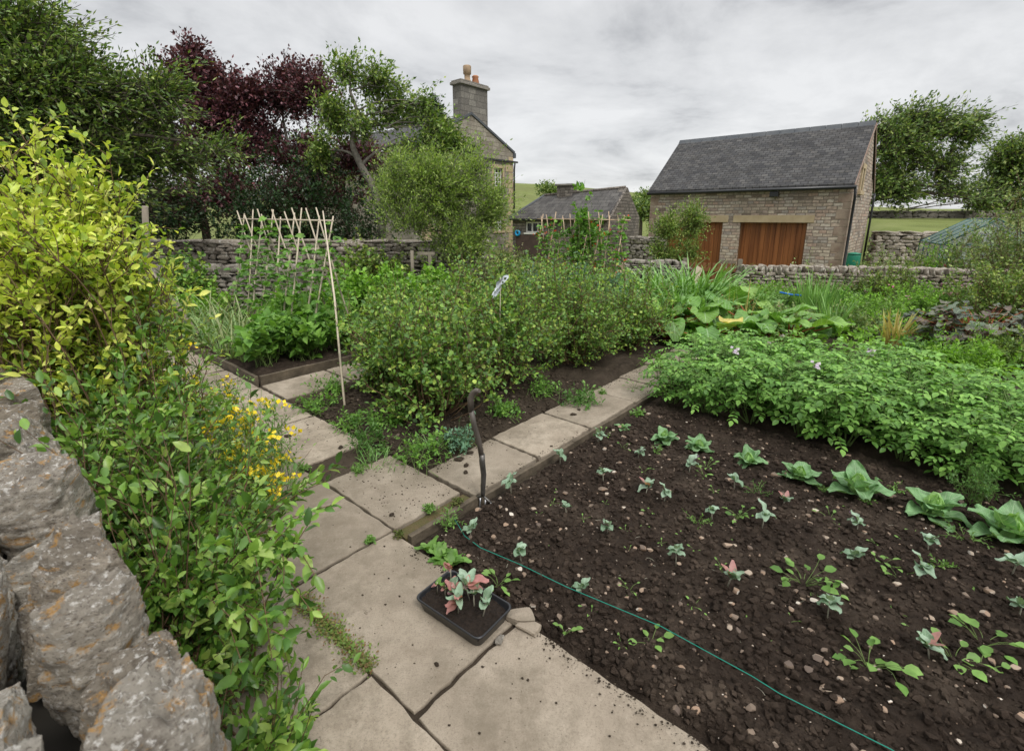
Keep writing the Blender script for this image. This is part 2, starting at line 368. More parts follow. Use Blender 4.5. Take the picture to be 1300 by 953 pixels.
def leaves_on(paths, m, t0=.2, t1=1., spread=1., rs=RS, upbias=.4, jit=.01):
    n = len(paths); t = t0+(t1-t0)*(np.arange(m)[None, :]+rs.uniform(0, 1, (n, m))*.9)/m
    p, tg = along(paths, np.clip(t, 0, 1)); p = p.reshape(-1, 3); tg = tg.reshape(-1, 3)
    az = (np.arange(m)[None, :]*2.4+rs.uniform(0, 6.3, (n, 1))).reshape(-1)
    ref = np.where(np.abs(tg[:, 2:3]) > .9, np.array([1., 0, 0]), np.array([0, 0, 1.]))
    e = nrm(np.cross(tg, ref)); g = np.cross(tg, e)
    side = np.cos(az)[:, None]*e+np.sin(az)[:, None]*g
    d = tg*(.75)+side*spread*rs.uniform(.5, 1.2, (len(p), 1)); d[:, 2] += rs.normal(.0, .2, len(p))
    up = rs.normal(0, .55, (len(p), 3)); up[:, 2] += upbias+.6
    p = p+rs.normal(0, jit, p.shape)
    return p, nrm(d), up
def dome_pts(n, c, r, rs, lo=-.2, power=.4):
    d = rs.normal(0, 1, (n*3, 3)); d = nrm(d); d = d[d[:, 2] > lo][:n]
    while len(d) < n:
        e = nrm(rs.normal(0, 1, (n, 3))); d = np.concatenate([d, e[e[:, 2] > lo]])[:n]
    rr = rs.uniform(0, 1, (len(d), 1))**power
    return np.array(c)+d*rr*np.array(r)
def shrub(name, label, cat, base, r, h, stems=60, twigs=5, lv=12, L_=.03, ratio=.6, leaf='currant', stem='stem_brown', tpl='oval', seed=1,
          base_r=.15, zc=.5, lo=-.35, twl=.25, group=None, sag=.08, power=.45, spread=1., offs=(0, 0), part='foliage', flowers=None, sr=.006, wob=.1, up=.35, root=None, shoots=.1):
    rs = np.random.RandomState(seed)
    rx, ry = r if isinstance(r, tuple) else (r, r)
    root = root or thing(name, label, cat, base, 0, group)
    b = np.zeros((stems, 3)); an = rs.uniform(0, 6.28, stems); rr = base_r*np.sqrt(rs.uniform(0, 1, stems)); b[:, 0] = np.cos(an)*rr*rx/max(rx, ry); b[:, 1] = np.sin(an)*rr*ry/max(rx, ry)
    b[:, :2] += 0
    tips = dome_pts(stems, (offs[0], offs[1], h*zc), (rx, ry, h*(1-zc)), rs, lo, power)
    tips *= 1
    tips[:, 2] = np.maximum(tips[:, 2]*(1+np.abs(rs.normal(0, .13, stems))-.05), .05*h)
    b[:, :2] += tips[:, :2]*.12
    ps = curve(b, tips, 7, sag, wob, rs)
    obj('stems', tube_mesh('stems', ps, sr, sr*.4, M[stem]), root)
    # side twigs
    t = rs.uniform(.3, 1., (stems, twigs)); tb, tt = along(ps, t); tb = tb.reshape(-1, 3); tt = tt.reshape(-1, 3)
    dd = nrm(tt*.7+rs.normal(0, .6, tt.shape)+np.array([0, 0, up])); tl = twl*rs.uniform(.35, 1.1, (len(tb), 1)); ls_ = (rs.uniform(0, 1, (len(tb), 1)) < shoots)&(t.reshape(-1, 1) > .75); tl = np.where(ls_, tl*2.1, tl); dd = nrm(dd+np.where(ls_, 1., 0.)*np.array([0, 0, 1.1]))
    tw = curve(tb, tb+dd*tl, 4, .06, .08, rs)
    obj('twigs', tube_mesh('twigs', tw, sr*.45, sr*.2, M[stem], 3), root)
    p, d, u = leaves_on(tw, lv, .1, 1.02, spread, rs, jit=L_*.15)
    obj(part, leaf_mesh(part, p, d, u, L_*rs.uniform(.4, 1.3, len(p)), ratio*rs.uniform(.8, 1.2, len(p)), L[leaf], tpl), root)
    if flowers:
        fm, fn, fs = flowers
        k = rs.choice(len(tw), fn, replace=len(tw) < fn); c = tw[k, -1]
        pp = np.repeat(c, 7, 0)+rs.normal(0, fs*.5, (fn*7, 3)); dd = rs.normal(0, 1, pp.shape); dd[:, 2] = np.abs(dd[:, 2])
        obj('flowers', leaf_mesh('flowers', pp, nrm(dd), rs.normal(0, 1, pp.shape), fs*rs.uniform(.6, 1.2, len(pp)), .9, L[fm], 'diamond'), root)
    return root
def tree(name, label, cat, trunk, r, blobs, leaf, bark='bark', L_=.09, ratio=.55, lv=10, twl=.5, wind=(0, 0, 0), seed=1, tpl='diamond', group=None, limbs=9, gaps=.0, spread=.9, lr=.3, power=.45, clump_=.35, dens=1.):
    rs = np.random.RandomState(seed); base = Vector(trunk[0])
    root = thing(name, label, cat, base, 0, group)
    tp = [Vector(p)-base for p in trunk]; K = len(tp)
    mb = MB(); 
    # smooth the trunk
    pts = []; 
    for i in range(K-1):
        for s in range(4):
            t = s/4.; p0 = tp[max(i-1, 0)]; p1 = tp[i]; p2 = tp[i+1]; p3 = tp[min(i+2, K-1)]
            pts.append(.5*((2*p1)+(p2-p0)*t+(2*p0-5*p1+4*p2-p3)*t*t+(-p0+3*p1-3*p2+p3)*t*t*t))
    pts.append(tp[-1]); n = len(pts)
    rr = [r*(1.25 if i == 0 else 1)*(1-.75*i/(n-1)) for i in range(n)]
    mb.tube(pts, rr, 9)
    mb.build('trunk', M[bark], root)
    TP = np.array([tuple(p) for p in pts])
    lb, lt, ra = [], [], []; TWb, TWt = [], []
    for (c, rad3, nt_) in blobs:
        nt_ = int(nt_*dens)
        c = np.array(c)-np.array(base)
        dist = np.linalg.norm(TP-c, axis=1)+(TP[:, 2] > c[2]-.1)*2.
        i0 = int(np.argmin(dist)) if TP[:, 2].min() < c[2] else n-1
        s = TP[i0]
        lb.append(s); lt.append(c); ra.append(max(rr[i0]*.55, r*.18))
        sub = dome_pts(limbs, c, np.array(rad3)*.75, rs, -1.1, .5)
        st = s+(c-s)*rs.uniform(.35, 1., (limbs, 1))
        for k in range(limbs): lb.append(st[k]); lt.append(sub[k]); ra.append(r*.1)
        e = dome_pts(nt_, c, rad3, rs, -1.1, power)
        # clumpiness: pull towards attractors, drop some zones so that sky shows through
        att = dome_pts(max(6, nt_//22), c, rad3, rs, -1.1, power); k = rs.randint(0, len(att), nt_)
        e = e*(1-clump_)+att[k]*clump_+rs.normal(0, .03, e.shape)*np.array(rad3)
        if gaps:
            keep = fbm(e*1.3/max(.3, np.mean(rad3)**.5)+seed*3.3, seed, 3) > -gaps
            e = e[keep]
        out = nrm((e-c)/np.array(rad3)+rs.normal(0, .35, e.shape))
        out = nrm(out+np.array(wind)+np.array([0, 0, .15]))
        tl = twl*rs.uniform(.4, 1.5, (len(e), 1))
        TWb.append(e-out*tl*.35); TWt.append(e+out*tl*.65)
    lb, lt, ra = np.array(lb), np.array(lt), np.array(ra)
    obj('limbs', tube_mesh('limbs', curve(lb, lt, 7, .07, .07, rs), ra, ra*.3, M[bark], 6), root)
    tb, te = np.concatenate(TWb), np.concatenate(TWt)
    tw = curve(tb, te, 4, .05, .06, rs)
    p, d, u = leaves_on(tw, lv, 0., 1.02, spread, rs, jit=L_*.3)
    if any(wind): d = nrm(d+np.array(wind)*.9)
    cr = obj('crown', leaf_mesh('crown', p, d, u, L_*rs.uniform(.6, 1.25, len(p)), ratio, L[leaf], tpl), root)
    obj('twigs', tube_mesh('twigs', tw, r*.045, r*.02, M[bark], 3), root)
    return root
def blades(name, bases, az, Ls, w, droop, lean, mat, K=7, rs=RS):
    """strap leaves: (n,) arrays"""
    n = len(bases); s = np.linspace(0, 1, K)[None, :]
    hd = np.stack([np.cos(az), np.sin(az)], 1)
    ang = lean[:, None]+droop[:, None]*s**1.6            # angle from vertical
    dz = np.cos(ang); dr = np.sin(ang)
    step = Ls[:, None]/(K-1)
    z = np.cumsum(dz*step, 1)-dz[:, :1]*step; q = np.cumsum(dr*step, 1)-dr[:, :1]*step
    P_ = np.zeros((n, K, 3)); P_[:, :, 0] = bases[:, 0:1]+q*hd[:, 0:1]; P_[:, :, 1] = bases[:, 1:2]+q*hd[:, 1:2]; P_[:, :, 2] = bases[:, 2:3]+z
    P_[:, :, 2] = np.maximum(P_[:, :, 2], bases[:, 2:3]+.01)
    side = np.stack([-hd[:, 1], hd[:, 0], np.zeros(n)], 1)
    tw = rs.normal(0, .5, n); side = nrm(side+np.stack([hd[:, 0]*tw, hd[:, 1]*tw, np.zeros(n)], 1))
    wd = w*np.array([.7, 1, 1, .95, .8, .55, .06])[None, :K]*rs.uniform(.8, 1.2, (n, 1))
    V = np.stack([P_-side[:, None, :]*wd[:, :, None]/2, P_+np.array([0, 0, -1.])*wd[:, :, None]*.18, P_+side[:, None, :]*wd[:, :, None]/2], 2)
    i = np.arange(n)[:, None, None]*K*3; j = np.arange(K-1)[None, :, None]*3; k = np.arange(2)[None, None, :]
    f = np.stack([i+j+k, i+j+k+1, i+j+3+k+1, i+j+3+k], -1).reshape(-1)
    return np_mesh(name, V.reshape(-1, 3), f, np.full(len(f)//4, 4), mat)
def clump(name, label, cat, base, n, Ls, w, leaf, seed=1, r=.12, lean=(.05, .5), droop=(.2, 1.4), group=None, root=None, part='leaves'):
    rs = np.random.RandomState(seed); root = root or thing(name, label, cat, base, 0, group)
    a = rs.uniform(0, 6.28, n); rr = r*np.sqrt(rs.uniform(0, 1, n)); b = np.stack([np.cos(a)*rr, np.sin(a)*rr, np.zeros(n)], 1)
    obj(part, blades(part, b, a+rs.normal(0, .7, n), rs.uniform(Ls*.6, Ls*1.1, n), w, rs.uniform(*droop, n), rs.uniform(*lean, n), L[leaf], rs=rs), root)
    return root
class VL(list):
    def __init__(s): s.uv = []
def big_leaf(V, Fc, base, az, elev, length, width, cup=.3, wave=.05, roll=0, curl=.6, nu=7, nv=7, rs=random, notch=0.):
    """one broad leaf as a curved grid; appended to lists"""
    n0 = len(V); ca, sa = math.cos(az), math.sin(az); ph = rs.uniform(0, 6)
    for i in range(nu):
        s = i/(nu-1); w = width*(.12+.88*math.sin(PI*min(1, max(0, s*.93+.07))**.8))**.8 if s < 1 else width*.25
        an = elev-curl*s
        # arc length integration approx
        r_ = length*s*math.cos(elev-curl*s*.5); z_ = length*s*math.sin(elev-curl*s*.5)
        for j in range(nv):
            t = (j/(nv-1)-.5)*2; y = t*w/2
            up = cup*width*(t*t)*.5*math.sin(PI*min(1, s+.15)) + wave*width*math.sin(ph+s*9+t*3*(1 if t > 0 else -1.3))*abs(t)**2
            back = -notch*abs(t)*(1-s)*width*.5
            rr = r_ - math.sin(an)*up + back; zz = z_ + math.cos(an)*up
            if hasattr(V, 'uv'): V.uv.append((s, t))
            V.append((base[0]+rr*ca-y*sa, base[1]+rr*sa+y*ca, base[2]+zz))
    for i in range(nu-1):
        for j in range(nv-1):
            Fc.append((n0+i*nv+j, n0+i*nv+j+1, n0+(i+1)*nv+j+1, n0+(i+1)*nv+j))
def pymesh(name, V, Fc, mat, smooth=True):
    me = bpy.data.meshes.new(name); me.from_pydata(V, [], Fc); me.polygons.foreach_set('use_smooth', [smooth]*len(Fc)); me.materials.append(mat)
    if getattr(V, 'uv', None):
        l = me.uv_layers.new(name='UVMap'); l.data.foreach_set('uv', [c for p in me.polygons for li in p.loop_indices for c in V.uv[me.loops[li].vertex_index]])
    me.update(); return me
def rock_arrays(n, dims, seed, rough=.12, box=.45, fscale=2.2, oct=4):
    """rounded, broken block: returns V, F(quads)"""
    t = np.linspace(-1, 1, n+1); vs = []; fs = []; off = 0
    for ax in range(3):
        for sg in (-1, 1):
            a, b = np.meshgrid(t, t, indexing='ij'); p = np.zeros((n+1, n+1, 3)); o1, o2 = [(1, 2), (2, 0), (0, 1)][ax]
            p[..., ax] = sg; p[..., o1] = a; p[..., o2] = b*sg
            vs.append(p.reshape(-1, 3)); i = np.arange(n)[:, None]*(n+1)+np.arange(n)[None, :]
            fs.append((off+np.stack([i, i+n+1, i+n+2, i+1], -1)).reshape(-1, 4)); off += (n+1)**2
    V = np.concatenate(vs); Fq = np.concatenate(fs)
    sph = nrm(V); V = V*box+sph*(1-box)*1.15
    q = sph*fscale+seed*7.31
    d = fbm(q, seed, oct, .55); V = V*(1+rough*d[:, None])
    lay = np.round(V[:, 2]*3+fbm(q*.7, seed+5, 2))*.012*(rough > .1); V = V*(1+lay[:, None])
    # flat broken facets
    rs = np.random.RandomState(seed)
    for k in range(5):
        nn = nrm(rs.normal(0, 1, (1, 3)))[0]; lim = rs.uniform(.72, .9); s = V@nn; ex = np.maximum(s-lim, 0); V = V-ex[:, None]*nn[None, :]*.85
    return V*np.array(dims)/2, Fq
def rocks_mesh(name, items, mat, smooth=True):
    """items: list of (V, F) already placed"""
    V = []; Fl = []; off = 0
    for v, f in items: V.append(v); Fl.append(f+off); off += len(v)
    V = np.concatenate(V); Fl = np.concatenate(Fl)
    return np_mesh(name, V, Fl.ravel(), np.full(len(Fl), 4), mat, smooth=smooth)
def rot_z(V, a):
    c, s = math.cos(a), math.sin(a); return np.stack([V[:, 0]*c-V[:, 1]*s, V[:, 0]*s+V[:, 1]*c, V[:, 2]], 1)
def rot_x(V, a):
    c, s = math.cos(a), math.sin(a); return np.stack([V[:, 0], V[:, 1]*c-V[:, 2]*s, V[:, 1]*s+V[:, 2]*c], 1)
EXPO = 0.5
#
# ============================================================ camera, light, sky
cam = bpy.data.cameras.new('camera'); co_ = bpy.data.objects.new('camera', cam); COL.objects.link(co_); S.camera = co_
co_.location = (0, 0, CAMH); co_.rotation_euler = (PI/2-PITCH, 0, 0)
cam.sensor_width = 36; cam.lens = F/1300*36; cam.shift_y = -45/1300; cam.clip_end = 3000; cam.clip_start = .05
cam.dof.use_dof = True; cam.dof.focus_distance = 4.; cam.dof.aperture_fstop = 6.3
S.view_settings.view_transform = 'Standard'; S.view_settings.look = 'None'; S.view_settings.gamma = 1; S.view_settings.exposure = EXPO
try: S.view_settings.use_curve_mapping = False
except Exception: pass
SUN_EL, SUN_AZ = rad(52), rad(150)        # high, soft, from behind-right
sun = bpy.data.lights.new('sun', 'SUN'); so = bpy.data.objects.new('sun', sun); COL.objects.link(so)
sun.energy = 1.5; sun.angle = rad(16); sun.color = (1, .96, .9)
dsun = Vector((math.sin(SUN_AZ)*math.cos(SUN_EL), math.cos(SUN_AZ)*math.cos(SUN_EL), math.sin(SUN_EL)))
so.rotation_euler = dsun.to_track_quat('Z', 'Y').to_euler()
W = bpy.data.worlds.new('World'); S.world = W; W.use_nodes = True; nt = W.node_tree; nt.nodes.clear()
out = nt.nodes.new('ShaderNodeOutputWorld'); bg = nt.nodes.new('ShaderNodeBackground'); nt.links.new(bg.outputs[0], out.inputs[0])
sky = nt.nodes.new('ShaderNodeTexSky'); sky.sky_type = 'NISHITA'; sky.sun_disc = False; sky.sun_elevation = SUN_EL; sky.sun_rotation = SUN_AZ
tc = nt.nodes.new('ShaderNodeTexCoord').outputs['Generated']
# cloud deck: project the direction on a flat layer so that it runs out to the horizon
sx = N(nt, 'SeparateXYZ'); nt.links.new(tc, sx.inputs[0])
zz = N(nt, 'Math', operation='MAXIMUM'); nt.links.new(sx.outputs[2], zz.inputs[0]); zz.inputs[1].default_value = 0.0
za = N(nt, 'Math', operation='ADD'); nt.links.new(zz.outputs[0], za.inputs[0]); za.inputs[1].default_value = .22
cx = nt.nodes.new('ShaderNodeCombineXYZ')
for i in (0, 1):
    d = N(nt, 'Math', operation='DIVIDE'); nt.links.new(sx.outputs[i], d.inputs[0]); nt.links.new(za.outputs[0], d.inputs[1]); nt.links.new(d.outputs[0], cx.inputs[i])
n1 = noise(nt, 1.15, 8, .6, cx.outputs[0], .4); n2 = noise(nt, 3.6, 8, .6, cx.outputs[0], .3)
ad = N(nt, 'Math', operation='MULTIPLY_ADD'); nt.links.new(n2, ad.inputs[0]); ad.inputs[1].default_value = .22; nt.links.new(n1, ad.inputs[2])
cl = ramp(nt, ad.outputs[0], [(.42, (3.8, 3.85, 3.95)), (.55, (5.7, 5.74, 5.8)), (.7, (6.9, 6.92, 6.95))])
# a touch brighter towards the horizon
hz = ramp(nt, zz.outputs[0], [(0., .98), (.1, .92), (.42, .86), (.62, 1.5), (1., 2.6)])
mm_ = N(nt, 'VectorMath', operation='MULTIPLY'); nt.links.new(cl, mm_.inputs[0]); nt.links.new(hz, mm_.inputs[1]); cl = mm_.outputs[0]
mx = mixc(nt, .93, sky.outputs[0], cl); nt.links.new(mx, bg.inputs[0]); bg.inputs[1].default_value = .1

# ============================================================ ground
def smooth(x): x = np.clip(x, 0, 1); return x*x*(3-2*x)
def gz(x, y):
    x = np.asarray(x, float); y = np.asarray(y, float)
    z = -.06+0*x
    z = z-.44*smooth((y-9.8)/3)*smooth((x+1.5)/3)
    z = z+1.75*smooth((y-16.5)/5)*smooth((x-y*.55-2.5)/2.5)+.45*smooth((y-22)/18)*smooth((x-y*.5-2)/4)
    z = z+23*smooth((y-110)/300)*np.exp(-((x+30)/190.)**2)+9*smooth((y-110)/500)
    return z
def axis(lim, near, step, far_n):
    a = list(np.arange(-near, near+.01, step)); k = np.geomspace(near+step*1.5, lim, far_n)
    return np.array(sorted([-v for v in k]+a+list(k)))
gx = axis(900, 30, .6, 40); gy = np.concatenate([np.linspace(-25, -2, 12), np.arange(-1, 60, .6), np.geomspace(61, 1300, 45)])
X_, Y_ = np.meshgrid(gx, gy); Z_ = gz(X_, Y_)
Z_ = Z_+np.where(Y_ > 20, .1, .0)*fbm(np.stack([X_.ravel()*.15, Y_.ravel()*.15, 0*X_.ravel()], 1), 3, 3).reshape(X_.shape)
ny_, nx_ = X_.shape; i = np.arange(ny_-1)[:, None]*nx_+np.arange(nx_-1)[None, :]
FQ = np.stack([i, i+1, i+nx_+1, i+nx_], -1).reshape(-1, 4)
m, nt, b, _ = new_mat('grass_ground'); b.inputs['Roughness'].default_value = .95; b.inputs['Specular IOR Level'].default_value = .1
co = coords(nt, 'Object')
grass = ramp(nt, noise(nt, .35, 8, .65, co), [(.3, (.1, .125, .035)), (.5, (.15, .18, .055)), (.7, (.2, .22, .085))])
grass = mixc(nt, ramp(nt, noise(nt, .02, 5, .7, co), [(.45, 0.), (.6, .6)]), grass, (.12, .13, .05))
earth = ramp(nt, noise(nt, 3, 8, .7, co), [(.3, (.03, .024, .018)), (.6, (.06, .05, .035)), (.75, (.05, .075, .02))])
sy = N(nt, 'SeparateXYZ'); nt.links.new(co, sy.inputs[0])
c = mixc(nt, ramp(nt, sy.outputs[1], [(0., 0.), (.5, 0.), (1, 1.)]), earth, grass)
mr = N(nt, 'MapRange'); nt.links.new(sy.outputs[1], mr.inputs[0]); mr.inputs[1].default_value = 11; mr.inputs[2].default_value = 13
c = mixc(nt, mr.outputs[0], earth, grass); nt.links.new(c, b.inputs['Base Color'])
bump(nt, b, noise(nt, 12, 8, .7, co), .6, .05)
tag(obj('ground', np_mesh('ground', np.stack([X_, Y_, Z_], -1).reshape(-1, 3), FQ.ravel(), np.full(len(FQ), 4), m)), kind='structure')

def soil_mat(name, c0, c1, c2):
    m, nt, b, _ = new_mat(name); b.inputs['Roughness'].default_value = .95; b.inputs['Specular IOR Level'].default_value = .12
    co = coords(nt, 'Object')
    c = ramp(nt, noise(nt, 9, 9, .75, co), [(.3, c0), (.55, c1), (.75, c2)])
    c = mixc(nt, ramp(nt, noise(nt, 160, 3, .6, co), [(.68, 0.), (.75, .55)]), c, (.2, .16, .12))
    c = mixc(nt, ramp(nt, noise(nt, 2.2, 8, .75, co), [(.5, 0.), (.68, .55)]), c, (.13, .1, .075))
    c = mixc(nt, 1., c, ramp(nt, N(nt, 'NewGeometry').outputs['Random Per Island'], [(0, .75), (1, 1.3)]), 'MULTIPLY')
    nt.links.new(c, b.inputs['Base Color'])
    ad = N(nt, 'Math', operation='MULTIPLY_ADD'); nt.links.new(noise(nt, 35, 8, .75, co), ad.inputs[0]); ad.inputs[1].default_value = 1; nt.links.new(noise(nt, 120, 5, .75, co), ad.inputs[2])
    bump(nt, b, ad.outputs[0], 1., .012); return m
M['soil'] = soil_mat('dark_soil', (.022, .016, .012), (.05, .036, .027), (.1, .075, .056))
M['soil_dry'] = soil_mat('drier_soil', (.035, .026, .019), (.065, .05, .036), (.1, .08, .058))
BEDS = []
def bed_h(x, y, a0, a1, b0, b1, z0, amp, seed, edge=.12):
    a = x*AX.x+y*AX.y; bb = x*BX.x+y*BX.y; p = np.stack([x, y, 0*x], 1)
    h = .55*fbm(p*3., seed, 3)+.55*np.abs(fbm(p*14., seed+3, 3))+.34*np.abs(vnoise(p*38., seed+9))+.2*np.abs(vnoise(p*70., seed+12))
    k = smooth(np.minimum(np.minimum(a-a0, a1-a), np.minimum(bb-b0, b1-bb))/edge)
    return z0+amp*h*(.35+.65*k)+.03*k-.02*(1-k)
def on_bed(x, y):
    x, y = np.asarray(x, float), np.asarray(y, float); z = np.full(x.shape, -.03); a = x*AX.x+y*AX.y; bb = x*BX.x+y*BX.y
    for B_ in BEDS:
        m_ = (a > B_[0])&(a < B_[1])&(bb > B_[2])&(bb < B_[3])
        if m_.any(): z[m_] = bed_h(x[m_], y[m_], *B_)
    return z
def bed(name, a0, a1, b0, b1, res, z0, amp, mat, seed, edge=.12):
    na, nb = int((a1-a0)/res), int((b1-b0)/res); a, bb = np.meshgrid(np.linspace(a0, a1, na), np.linspace(b0, b1, nb), indexing='ij')
    x = a*AX.x+bb*BX.x; y = a*AX.y+bb*BX.y
    BEDS.append((a0, a1, b0, b1, z0, amp, seed, edge)); z = bed_h(x.ravel(), y.ravel(), *BEDS[-1])
    i = np.arange(na-1)[:, None]*nb+np.arange(nb-1)[None, :]; f = np.stack([i, i+nb, i+nb+1, i+1], -1).reshape(-1, 4)
    return tag(obj(name, np_mesh(name, np.stack([x.ravel(), y.ravel(), z], 1), f.ravel(), np.full(len(f), 4), mat)), kind='structure')
bed('soil', 1.37, 4.3, -1.94, 1.6, .009, -.044, .034, M['soil'], 11)
bed('soil', 1.37, 4.3, 1.605, 4.2, .03, -.044, .034, M['soil'], 11)
bed('soil', 4.305, 6.0, -1.94, 4.2, .05, -.05, .03, M['soil'], 12)
bed('soil', 1.91, 6.2, -4.5, -2.49, .016, -.03, .03, M['soil_dry'], 13)
bed('soil', 1.96, 4.4, -9.2, -5.25, .04, -.0, .03, M['soil'], 14)
bed('soil', 6.1, 12.0, -9, 3.5, .1, -.05, .04, M['soil_dry'], 15)
bed('soil', 4.5, 6.0, -9, -5.3, .08, -.05, .04, M['soil_dry'], 16)

# clods (crumbs of soil) and small stones lying on the bare bed
def scatter_rocks(name, n, a0, a1, b0, b1, s0, s1, mat, seed, kx=3.2, z=-.03, flat=.7, sink=.12, label=None, cat=None, dens=None):
    rs = np.random.RandomState(seed); vs = [rock_arrays(2, (1, 1, 1), seed*10+k, .28, .45, 1.5, 2) for k in range(6)]
    it = []; A_ = a0+(a1-a0)*rs.uniform(0, 1, n)**1.35; B_ = rs.uniform(b0, b1, n); X2 = AX.x*A_+BX.x*B_; Y2 = AX.y*A_+BX.y*B_; Z2 = on_bed(X2, Y2)
    S2 = s0+(s1-s0)*rs.uniform(0, 1, n)**kx
    for k in range(n):
        s = S2[k]; V, f = vs[k % 6]; V = rot_z(rot_x(V, rs.uniform(0, 6)), rs.uniform(0, 6))*np.array([s*rs.uniform(.7, 1.4), s, s*flat])
        it.append((V+np.array([X2[k], Y2[k], Z2[k]+s*sink]), f))
    o = obj(name, rocks_mesh(name, it, mat)); return tag(o, label, cat, kind='stuff')
scatter_rocks('soil_clods', 30000, 1.42, 4.1, -1.88, 2.3, .006, .034, M['soil'], 5, 3.4, 0, .85, label='loose dark brown clods over the bare soil bed', cat='soil clods')
m, nt, b, _ = new_mat('pebble'); b.inputs['Roughness'].default_value = .8
c = ramp(nt, N(nt, 'NewGeometry').outputs['Random Per Island'], [(0, (.09, .065, .05)), (.45, (.17, .125, .09)), (.7, (.27, .18, .12)), (.9, (.32, .26, .2)), (1, (.55, .5, .43))])
nt.links.new(c, b.inputs['Base Color']); M['pebble'] = m
scatter_rocks('small_stones', 2400, 1.42, 4.1, -1.86, 2.3, .005, .034, M['pebble'], 6, 4.2, 0, .6, .25, 'small tan and whitish stones scattered on the dark soil', 'stones')
scatter_rocks('small_stones', 260, 1.95, 4.2, -4.4, -2.55, .006, .03, M['pebble'], 8, 3., 0, .6, .2, 'small pale stones in the soil beneath the gooseberry bushes', 'stones')
scatter_rocks('soil_clods', 5000, 1.95, 4.2, -4.45, -2.53, .008, .04, M['soil_dry'], 9, 2.8, label='crumbly clods in the soil beneath the gooseberry bushes', cat='soil clods')

# ============================================================ paved paths
m, nt, b, _ = new_mat('paving'); b.inputs['Roughness'].default_value = .9; b.inputs['Specular IOR Level'].default_value = .15
co = coords(nt, 'Object'); isl = N(nt, 'NewGeometry').outputs['Random Per Island']
c = ramp(nt, noise(nt, 2.2, 8, .65, co), [(.3, (.235, .195, .15)), (.5, (.325, .275, .215)), (.7, (.4, .345, .275))])
c = mixc(nt, 1., c, ramp(nt, isl, [(0, .8), (1, 1.1)]), 'MULTIPLY')
c = mixc(nt, ramp(nt, noise(nt, 5.5, 8, .75, co), [(.5, 0.), (.66, .6)]), c, (.19, .155, .115))
c = mixc(nt, ramp(nt, noise(nt, 140, 5, .75, co), [(.36, .5), (.5, 0.)]), c, (.15, .12, .09))
c = mixc(nt, ramp(nt, noise(nt, 90, 4, .7, co), [(.62, 0.), (.72, .45)]), c, (.48, .43, .35))
c = mixc(nt, ramp(nt, noise(nt, 16, 8, .82, co, .5), [(.6, 0.), (.68, .8)]), c, (.085, .065, .045))
c = mixc(nt, ramp(nt, noise(nt, 1.3, 8, .8, co), [(.46, 0.), (.6, .7)]), c, (.16, .135, .1))
c = mixc(nt, ramp(nt, noise(nt, 28, 7, .8, co), [(.66, 0.), (.7, .55)]), c, (.5, .47, .4))
nt.links.new(c, b.inputs['Base Color'])
ad = N(nt, 'Math', operation='ADD'); nt.links.new(noise(nt, 260, 5, .7, co), ad.inputs[0]); nt.links.new(noise(nt, 22, 6, .7, co), ad.inputs[1])
bump(nt, b, ad.outputs[0], .5, .004); M['paving'] = m
def slabs(name, rects, seed):
    rs = random.Random(seed); V = []; Fc = []
    for (a0, a1, b0, b1) in rects:
        # slab outline with slightly broken edges and corners, worn arris
        j = lambda: rs.uniform(-.006, .006)
        cs = [(a0+j(), b0+j()), (a0+j(), b1+j()), (a1+j(), b1+j()), (a1+j(), b0+j())]
        ring = []
        for k in range(4):
            p, q = cs[k], cs[(k+1) % 4]; n = 14
            for s in range(n):
                t = s/n; w = .0035*math.sin(s*2.1+seed+k*3)+rs.uniform(-.0025, .0025)
                ax, bx = p[0]+(q[0]-p[0])*t, p[1]+(q[1]-p[1])*t
                nx, ny = (1, 0) if k in (0, 2) else (0, 1)
                if s == 0: 
                    cc = ((a0+a1)/2, (b0+b1)/2); g = rs.uniform(.001, .007); d = math.hypot(cc[0]-ax, cc[1]-bx); ax += (cc[0]-ax)/d*g; bx += (cc[1]-bx)/d*g; w = 0
                ring.append((ax+nx*w, bx+ny*w))
        cen = ((a0+a1)/2, (b0+b1)/2); tz = rs.uniform(-.004, .006); tx, ty = rs.uniform(-.006, .006), rs.uniform(-.006, .006)
        def pt(a, bb, z):
            v = AX*a+BX*bb; return (v.x, v.y, z+tz+tx*(a-cen[0])+ty*(bb-cen[1]))
        n0 = len(V); K = len(ring)
        for (ins, z) in ((0, -.055), (0, -.006), (.003, -.001), (.008, 0.)):
            for (a, bb) in ring:
                d = math.hypot(cen[0]-a, cen[1]-bb); V.append(pt(a+(cen[0]-a)/d*ins, bb+(cen[1]-bb)/d*ins, z))
        for r_ in range(3):
            for k in range(K):
                l = (k+1) % K; Fc.append((n0+r_*K+k, n0+r_*K+l, n0+(r_+1)*K+l, n0+(r_+1)*K+k))
        Fc.append(tuple(n0+3*K+k for k in range(K)))
    me = pymesh(name, V, Fc, M['paving'], False); bpy_fix(me)
    return tag(obj(name, me), kind='structure')
def bpy_fix(me):
    import bmesh
    bm = bmesh.new(); bm.from_mesh(me); bmesh.ops.recalc_face_normals(bm, faces=bm.faces); bm.to_mesh(me); bm.free()
R = []
for b0, b1 in ((-6.7, -5.77), (-5.74, -4.83), (-4.8, -3.92), (-3.9, -3.02), (-2.99, -2.09), (-2.06, -1.155), (-1.125, -.24), (-.21, .68), (.71, 1.6), (1.63, 2.5), (2.53, 3.4)): R.append((.795, 1.365, b0-.006, b1+.006))
for b0, b1 in ((-7.8, -7.0), (-6.97, -6.03), (-6.0, -5.17), (-5.14, -4.54), (-4.51, -3.98), (-3.95, -3.15), (-2.83, -2.085)): R.append((1.377, 1.89, b0-.006, b1+.006))
